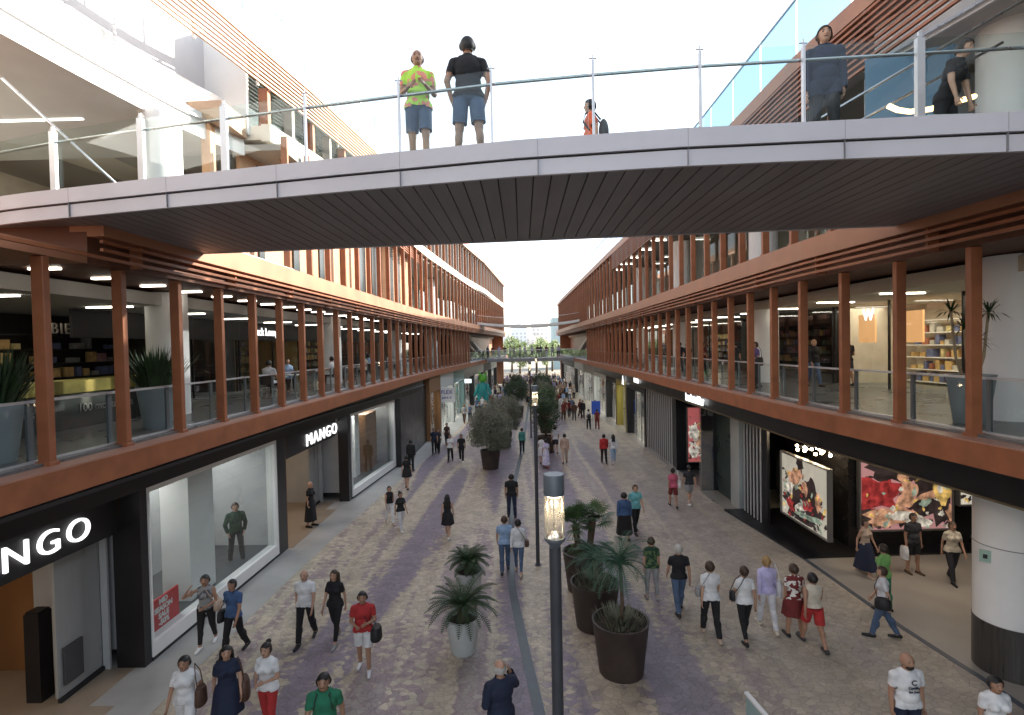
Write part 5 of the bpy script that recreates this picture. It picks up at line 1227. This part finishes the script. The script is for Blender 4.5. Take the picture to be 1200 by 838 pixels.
for i, (x, y) in enumerate(slots[:200]):
    a, b_, e = combos[i % len(combos)]
    side = 'left' if x < 0 else 'right'
    far = 'beyond' if y > 74 else ('under' if y > 66 else 'before')
    lb = '%s haired person, %s top, %s trousers, %s far footbridge, %s half' % (('dark','fair')[e], cn[a], cn[b_], far, side)
    person((x, y, 0), rc.choice([0, 180, 10, 170, 90, -60]), lb, rc.choice(['walka','walkb','stand']), rc.random() < .5, rc.uniform(1.55,1.80), (rc.choice(['tee','tee','longsleeve']), a), ('trousers', b_), ('hair', ('black','blond')[e]), rc.choice([0,0,1,2]), lod=1, group='crowd in the far street')
for i in range(14):
    x = -4.6+i*.72+rc.uniform(-.2,.2); a, b_, e = combos[(150+i) % len(combos)]
    person((x, 69.2+rc.uniform(0,2.5), 5.2), rc.choice([0,180,90]), '%s haired person, %s top, %s trousers, standing on far footbridge' % (('dark','fair')[e], cn[a], cn[b_]), rc.choice(['walka','stand']), i % 2 == 0, 1.68, ('tee', a), ('trousers', b_), ('hair', ('black','blond')[e]), 0, lod=1, group='people on the far footbridge')

# ------------------------------------------------------------------ plants
def frond(mb, base, az, el, L, droop, leafl, npair, w=.028, fan=False):
    """pinnate arching frond"""
    p = Vector(base); pts = [p.copy()]; e = el; st = L/npair
    for i in range(npair):
        d = Vector((math.cos(az)*math.cos(e), math.sin(az)*math.cos(e), math.sin(e))); p = p + d*st; pts.append(p.copy()); e -= droop/npair
    mb.tube(pts, [.010*(1-.8*i/len(pts))+.002 for i in range(len(pts))], 4, cap=False)
    side = Vector((-math.sin(az), math.cos(az), 0))
    for i in range(2, len(pts)):
        t = i/len(pts); l_ = leafl*math.sin(math.pi*min(1, t*.9+.12))**.6*(1-.25*t); d = (pts[i]-pts[i-1]).normalized()
        for s in (-1, 1):
            tip = pts[i] + (side*s*.85 + d*.55 + Vector((0,0,.18))).normalized()*l_; a = pts[i]-d*w*.5; b_ = pts[i]+d*w*.5
            m = pts[i].lerp(tip, .5) + Vector((0,0,.012))
            mb.add([a, b_, m+d*w*.4, tip, m-d*w*.4], [(0,1,2,3,4)])
def fan_leaf(mb, base, az, el, L, r, n=16):
    d = Vector((math.cos(az)*math.cos(el), math.sin(az)*math.cos(el), math.sin(el))); c = Vector(base)+d*L
    mb.tube([base, Vector(base)+d*L*.5+Vector((0,0,.02)), c], [.010,.008,.006], 4, cap=False)
    side = Vector((-math.sin(az), math.cos(az), 0)); nrm = d.cross(side)
    for k in range(n):
        a = -2.1+4.2*k/(n-1); u = d*math.cos(a)+side*math.sin(a); rr = r*(.72+.28*math.cos(a))
        tip = c + u*rr + Vector((0,0,-.18*rr)); q = (-d*math.sin(a)+side*math.cos(a))*.020
        mb.add([c-q*.3, c+u*rr*.55-q, tip, c+u*rr*.55+q, c+q*.3], [(0,1,2,3,4)])
def pot(t, r0, r1, h, m, rim=.05):
    b = MB(); b.lathe([(r0*.97, 0), (r0, .01), (r1-.01, h-.02), (r1, h), (r1-rim, h), (r1-rim-.02, h-.10), (r1-rim-.04, h-.14)], n=48); b.disc((0,0), r0*.97, 0, 48); b.build('pot', m, t, smooth=True, sharp=35)
    b = MB(); n = 40; vs = [(0,0,h-.09)]
    for q, rr in enumerate((.4,.8,1.0)):
        for k in range(n): a = 2*math.pi*k/n; vs.append(((r1-rim-.015)*rr*math.cos(a), (r1-rim-.015)*rr*math.sin(a), h-.10+rnd.uniform(-.012,.012)))
    fs = [(0,1+k,1+(k+1)%n) for k in range(n)] + [(1+q*n+k,1+(q+1)*n+k,1+(q+1)*n+(k+1)%n,1+q*n+(k+1)%n) for q in range(2) for k in range(n)]
    b.add(vs, fs); b.build('soil', SOIL, t)
def cycad(loc, h, r, L, label, seed, grp):
    t = empty('potted_palm', loc, label, 'potted palm', grp); r_ = random.Random(seed)
    pot(t, r*.66, r, h, POTW, .06)
    b = MB(); b.lathe([(.0,h+.26),(.09,h+.24),(.12,h+.05),(.14,h-.09)], n=14); b.build('trunk', BARK, t, smooth=True)
    b = MB()
    for k in range(46):
        az = k*2.39996; ring = k/46; frond(b, (math.cos(az)*.05, math.sin(az)*.05, h+.22), az, R(72-66*ring)+r_.uniform(-.08,.08), L*r_.uniform(.85,1.05), 1.15+.3*ring, .17, 20, .022)
    b.build('crown', LEAFD, t); return t
wp = gp(543, 763); cycad((wp.x, wp.y, 0), .80, .41, .88, 'nearest cycad palm in tall white tapered pot', 1, 'cycads in white pots')
c2 = gp(549, 668, .8); cycad((c2.x, c2.y, 0), .80, .40, .62, 'smaller cycad palm in white pot just behind the nearest one', 2, 'cycads in white pots')
def spindly(loc, rz, label, seed, height=1.5):
    t = empty('potted_palm', loc, label, 'potted palm', 'palms in dark pots'); r_ = random.Random(seed)
    pot(t, .46, .60, 1.10, POTD, .05)
    b = MB(); b.tube([(0,0,1.0),(.05,.02,1.4),(.02,.05,1.0+height*.72)], [.05,.04,.035], 8); b.build('trunk', BARK, t, smooth=True)
    b = MB(); top = Vector((.02,.05,1.0+height*.72))
    for k in range(40):
        az = k*2.4; frond(b, top, az, R(r_.uniform(0,80)), r_.uniform(.55,.95), r_.uniform(1.2,2.0), .22, 18, .010)
    b.build('crown', mat('leaf_bluegreen', (.05,.12,.075), .55, 0, .3, 3), t)
    b = MB()
    for k in range(260):
        az = r_.uniform(0,6.28); q = r_.uniform(.05,.5); p0 = Vector((math.cos(az)*q, math.sin(az)*q, 1.0)); d = Vector((math.cos(az)*.5, math.sin(az)*.5, 1)).normalized()
        l_ = r_.uniform(.15,.38); s_ = Vector((-math.sin(az), math.cos(az), 0))*.012
        b.add([p0-s_, p0+s_, p0+d*l_*.6+s_, p0+d*l_+Vector((0,0,-.03)), p0+d*l_*.6-s_], [(0,1,2,3,4)])
    b.build('underplanting', LEAFO, t); return t
pa = gp(728, 786); spindly((pa.x, pa.y, 0), 0, 'nearest dark tapered pot with thin wispy palm', 5, 1.75)
pb = gp(697, 681, 1.1); spindly((pb.x, pb.y, 0), 0, 'second dark pot with low wispy plant behind the nearest dark pot', 8, .9)
def fanpalm(loc, label, seed, sp=((-.22,0,1.95),(.26,.05,2.05)), grp='palms in dark pots'):
    t = empty('potted_palm', loc, label, 'potted palm', grp); r_ = random.Random(seed); pot(t, .46, .60, 1.10, POTD, .05)
    for (x, y, z) in sp:
        b = MB(); b.tube([(x*.5,y,1.0),(x*.8,y,1.4),(x,y,z-.15)], [.10,.09,.11], 10); b.build('trunk', BARK, t, smooth=True)
        b = MB()
        for k in range(26): fan_leaf(b, (x,y,z-.12), k*2.4, R(r_.uniform(-15,70)), r_.uniform(.3,.5), r_.uniform(.28,.42), 14)
        b.build('crown', LEAF, t)
    b = MB()
    for k in range(26): frond(b, (rnd.uniform(-.3,.3), rnd.uniform(-.3,.3), 1.0), k*2.4, R(r_.uniform(10,60)), r_.uniform(.4,.7), 1.6, .12, 10, .02)
    b.build('underplanting', LEAF, t); return t
pc = gp(684, 645, 1.1); fanpalm((pc.x, pc.y, 0), 'third dark pot with two trunked fan palm beside man in turquoise', 9)
def bush(loc, label, seed, zc, rx, rz, m, potr=.58, poth=1.05, n=16000, grp='bushes in dark pots', leaf=.055):
    t = empty('potted_tree', loc, label, 'potted tree', grp); r_ = random.Random(seed); pot(t, potr*.76, potr, poth, POTD, .05)
    b = MB(); 
    b.tube([(0,0,poth-.1),(.03,.02,zc-rz*.55),(0,.03,zc)], [.08,.06,.03], 8)
    for k in range(9):
        a = k*2.4; b.tube([(0.02,.02,zc-rz*.6),(math.cos(a)*rx*.4, math.sin(a)*rx*.4, zc-rz*.1),(math.cos(a)*rx*.8, math.sin(a)*rx*.8, zc+rz*r_.uniform(-.2,.7))], [.035,.022,.006], 5)
    b.build('trunk', BARK, t, smooth=True)
    b = MB(); cl = [(r_.uniform(-1,1), r_.uniform(-1,1), r_.uniform(-1,1), r_.uniform(.35,.6)) for _ in range(34)]
    vs = []; fs = []
    for k in range(n):
        cx, cy, cz, cr = r_.choice(cl); v = Vector((r_.gauss(0,1), r_.gauss(0,1), r_.gauss(0,1))).normalized()*cr*r_.random()**.4
        p = Vector((cx, cy, cz)); 
        if p.length > .8: p = p*(.8/p.length)
        p = p+v; p = Vector((p.x*rx, p.y*rx, p.z*rz+zc))
        if p.z < poth+.1: continue
        d = Vector((r_.gauss(0,1), r_.gauss(0,1), r_.gauss(0,.7)+.3)).normalized()*leaf*r_.uniform(.7,1.4); s_ = d.orthogonal().normalized()*leaf*.32
        o = len(vs); vs += [p-d, p+s_, p+d, p-s_]; fs.append((o,o+1,o+2,o+3))
    b.add(vs, fs); b.build('crown', m, t); return t
q = gp(575, 549); bush((q.x, q.y, 0), 'large round olive bush in dark pot left of the drain', 31, 2.2, 1.2, 1.3, LEAFO)
q = gp(591, 524); bush((q.x, q.y, 0), 'second olive bush in dark pot behind the large round one', 32, 2.25, 1.1, 1.25, LEAFO)
q = gp(606, 489); bush((q.x, q.y, 0), 'dark green bush in dark pot left of far lamp post', 33, 2.6, 1.15, 1.0, LEAFD, potr=.7, n=4500, leaf=.075)
for i, (px, py, m) in enumerate([(640, 530, LEAFD), (640, 507, LEAF), (638, 491, LEAFO), (636, 479, LEAFD), (634, 470, LEAF), (604, 470, LEAFD)]):
    q = gp(px, py); bush((q.x, q.y, 0), 'leafy bush in dark pot, ' + ['first of the row right of the lamps', 'second of the row right of the lamps', 'third of the row right of the lamps', 'fourth of the row right of the lamps', 'last of the row right of the lamps', 'farthest one on the left of the lamps'][i], 40+i, 2.5, .95, 1.15, m, n=3200, leaf=.08)
# gallery planters
def gallery_pot(loc, label, seed, kind='grass'):
    t = empty('potted_plant', loc, label, 'potted plant', 'planters on the first floor gallery'); r_ = random.Random(seed); pot(t, .27, .40, .95, POTG, .04)
    if kind == 'dracaena':
        for (x, y, z) in ((-.12,0,1.85),(.14,.05,1.6),(.3,-.05,2.15),(-.3,.1,2.2)):
            b = MB(); b.tube([(x*.2,y,.85),(x*.7,y,1.3),(x,y,z)], [.03,.026,.022], 6); b.build('trunk', mat('pale_bark', (.35,.28,.18), .8), t)
            b = MB()
            for k in range(34):
                az = k*2.4; e = R(r_.uniform(-20,75)); L = r_.uniform(.28,.45); d = Vector((math.cos(az)*math.cos(e), math.sin(az)*math.cos(e), math.sin(e))); s_ = Vector((-math.sin(az), math.cos(az), 0))*.016; p0 = Vector((x,y,z))
                b.add([p0-s_, p0+s_, p0+d*L*.6+s_, p0+d*L+Vector((0,0,-.10)), p0+d*L*.6-s_], [(0,1,2,3,4)])
            b.build('leaf_tuft', LEAFD, t)
    else:
        b = MB()
        for k in range(420):
            az = r_.uniform(0,6.28); q = r_.uniform(0,.32); p0 = Vector((math.cos(az)*q, math.sin(az)*q, .85)); e = R(r_.uniform(45,88)); L = r_.uniform(.5,1.15); d = Vector((math.cos(az)*math.cos(e), math.sin(az)*math.cos(e), math.sin(e))); s_ = Vector((-math.sin(az), math.cos(az), 0))*.02
            b.add([p0-s_*.5, p0+s_*.5, p0+d*L*.6+s_, p0+d*L+Vector((0,0,-.06)), p0+d*L*.6-s_], [(0,1,2,3,4)])
        b.build('foliage', LEAFD, t)
    return t
gallery_pot((-8.25, 11.75, F1), 'grey tapered pot with bushy plant behind second gap of left railing', 3)
gallery_pot((-8.4, 8.2, F1), 'grey tapered pot with bushy plant at left edge of picture', 4)
gallery_pot((8.8, 10.55, F1), 'grey tapered pot with multi stemmed dracaena on right first floor', 6, 'dracaena')
# ------------------------------------------------------------------ lamps
def lamp(loc, label):
    t = empty('street_lamp', loc, label, 'street lamp', 'slim cylinder street lamps'); H = 5.64
    b = MB(); b.lathe([(.0,H-.72),(.058,H-.72),(.056,2),(.060,.02),(.11,.02),(.11,0),(0,0)], n=24); b.build('pole', LAMPM, t, smooth=True, sharp=35)
    b = MB(); b.lathe([(0,H),(.098,H),(.103,H-.01),(.103,H-.20),(.09,H-.205),(0,H-.205)], n=32); b.build('cap', mat('lamp_cap', (.10,.12,.14), .45, .2), t, smooth=True, sharp=35)
    b = MB(); b.lathe([(.098,H-.205),(.098,H-.62)], n=32); b.build('glass_tube', glassmat('lamp_glass', (.95,.93,.88), .8, 1.45, milk=.10, milkcol=(.9,.85,.75)), t, smooth=True)
    b = MB(); b.lathe([(0,H-.62),(.10,H-.62),(.103,H-.635),(.10,H-.65),(.06,H-.69),(.05,H-.72)], n=32); b.build('collar', MC['lamp_cap'], t, smooth=True, sharp=35)
    b = MB(); b.lathe([(0,H-.555),(.035,H-.56),(.075,H-.60),(.085,H-.615)], n=24); b.build('reflector', mat('lamp_reflector', (.7,.7,.7), .15, 1), t, smooth=True)
    b = MB(); b.lathe([(.0,H-.207),(.075,H-.207),(.070,H-.222),(0,H-.222)], n=24); b.build('bulb', mat('lamp_bulb', (1,.9,.7), .5, em=(1,.86,.62), ems=2.2), t, smooth=True)
    for k in range(3):
        a = k*2.094+.4; b = MB(); b.tube([(math.cos(a)*.085, math.sin(a)*.085, H-.205), (math.cos(a)*.085, math.sin(a)*.085, H-.62)], .005, 5); b.build('tie_rod', STEEL, t)
    ld = bpy.data.lights.new('lamp_light', 'POINT'); ld.energy = 1.6; ld.color = (1,.82,.55); ld.shadow_soft_size = .05
    o = bpy.data.objects.new('lamp_light', ld); COL.objects.link(o); o.location = (0,0,H-.35); o.parent = t
    return t
lamp((.285, 5.14, 0), 'nearest lamp post with glowing glass cylinder head, rising from bottom centre')
q = gp(630.5, 662); lamp((q.x, q.y, 0), 'second lamp post behind the nearest, its lit head seen above it')
q = gp(622.5, 513); lamp((q.x, q.y, 0), 'third thin dark lamp post further down the street')
q = gp(627, 480); lamp((q.x+.2, q.y, 0), 'farthest lamp post almost hidden between the bushes')
# green turquoise tall figure at far shops
q = gp(566, 479)
t = empty('inflatable_figure', (q.x, q.y, 0), 'tall turquoise figure with bright green top beside far left shops', 'inflatable figure')
b = MB()
for (x0, z0, x1, z1, r0, r1) in ((-.35,0.3,-.25,1.7,.38,.34),(.4,.3,.25,1.7,.36,.34),(0,1.6,.05,2.6,.55,.42),(-.45,2.6,-.85,1.5,.2,.16),(.5,2.6,.85,1.7,.2,.16)): capsule(b, (x0,0,z0), (x1,0,z1), r0, r1, 14)
b.build('figure_body', mat('turquoise', (.03,.30,.30), .35, 0, .4, 1.5), t, smooth=True)
b = MB(); ellip(b, (.05,0,3.35), (.5,.42,.5)); capsule(b, (-.2,0,3.6), (-.35,0,4.0), .16, .08); capsule(b, (.3,0,3.6), (.45,0,4.0), .16, .08); b.build('figure_head', mat('lime', (.12,.42,.04), .4, 0, .3, 2), t, smooth=True)
# blue stand on the right
q = gp(696, 497)
t = empty('display_stand', (q.x+.5, q.y+2.2, 0), 'blue advertising stand among people by the right shopfronts', 'stand')
b = MB(); b.box(-.4,.4,-.04,.04,.55,1.75); b.build('stand_panel', mat('stand_blue', (.03,.10,.55), .4), t)
for sx in (-1,1): b = MB(); b.box(sx*.3-.03, sx*.3+.03, -.2, .2, 0, .549); b.build('leg', STEEL, t)
# slim white edged board at bottom right
q = gp(893, 842, .9)
t = empty('information_board', (q.x, q.y, 0), 'top corner of slim white edged board at bottom edge right of centre', 'board'); t.rotation_euler = (0,0,R(8))
b = MB(); b.box(-.02,.02,-.3,.42,0,1.0); b.build('board_panel', mat('board_teal', (.30,.42,.42), .4), t)
b = MB(); b.box(-.035,.035,-.33,.45,1.0,1.04); b.box(-.035,.035,-.33,-.30,0,.999); b.build('frame', WHITE, t)
# ------------------------------------------------------------------ far plaza
def tree(loc, h, cr, label, seed, m=LEAFP, n=2600):
    t = empty('tree', loc, label, 'tree', 'trees beyond the street'); r_ = random.Random(seed)
    b = MB(); b.tube([(0,0,0),(.1,0,h*.35),(0,.1,h*.6)], [.28,.2,.1], 8)
    for k in range(6): a = k*2.4; b.tube([(0.05,0,h*.4),(math.cos(a)*cr*.5, math.sin(a)*cr*.5, h*.65),(math.cos(a)*cr*.8, math.sin(a)*cr*.8, h*.8)], [.12,.07,.02], 5)
    b.build('trunk', BARK, t, smooth=True)
    vs = []; fs = []; cl = [(Vector((r_.gauss(0,.45), r_.gauss(0,.45), r_.gauss(0,.4))), r_.uniform(.25,.5)) for _ in range(22)]
    for k in range(n):
        c, rr = r_.choice(cl); v = Vector((r_.gauss(0,1), r_.gauss(0,1), r_.gauss(0,1))).normalized()*rr*r_.random()**.4; p = c+v
        p = Vector((p.x*cr, p.y*cr, p.z*h*.32+h*.68))
        d = Vector((r_.gauss(0,1), r_.gauss(0,1), r_.gauss(0,1))).normalized()*.22; s_ = d.orthogonal().normalized()*.12
        o = len(vs); vs += [p-d, p+s_, p+d, p-s_]; fs.append((o,o+1,o+2,o+3))
    b = MB(); b.add(vs, fs); b.build('crown', m, t)
for i in range(11):
    x = -9+2.1*i; y = 118+(i*37 % 23); z_ = 7.0+(i*13 % 5)*.5
    tree((x, y, 0), z_, 2.6, '%s tree from the left in the green row closing the street' % ORD[i], 60+i)
def block(x, y, w, h, label, m, wn=4, wh=6):
    t = empty('distant_building', (x, y, 0), label, 'building'); b = MB(); b.box(-w/2,w/2,0,12,0,h); b.build('wall', m, t); pts = []
    for i in range(wn):
        for j in range(wh): wx = -w/2+(i+.3)*w/wn; wz = 3+(h-5)*j/wh; pts.append((wx, -.05, wz))
    rep_parts('window', mat('far_window', (.45,.48,.52), .3), t, (0, w/wn*.4, 0, .15, 0, (h-5)/wh*.5), pts)
    b = MB(); b.box(-w*.2, w*.15, 3, 9, h+.001, h+2.2); b.build('roof_hut', m, t)
HZ = mat('far_wall_hazed', (.75,.77,.80), .8, 0, .05, .1); HZ2 = mat('far_wall_hazed_warm', (.78,.74,.70), .8, 0, .05, .1)  # walls lightened so their colour stands in for distance haze
block(-1.5, 300, 9, 17, 'pale distant tower left above the far footbridge', HZ); block(11, 320, 10, 20, 'warm toned distant tower in the middle beyond the far footbridge', HZ2)
block(22, 300, 8, 18.5, 'pale distant tower right of the middle one', HZ); block(5, 310, 12, 12.5, 'low pale distant block between the towers', HZ2); block(-14, 290, 14, 12, 'low distant block far left behind the trees', HZ)
block(13.2, 150, 9, 14.5, 'pale teal distant building touching the right arcade end', mat('far_teal', (.42,.55,.58), .6, 0, .05, .2)); block(34, 320, 12, 15, 'low distant block at the right', HZ)
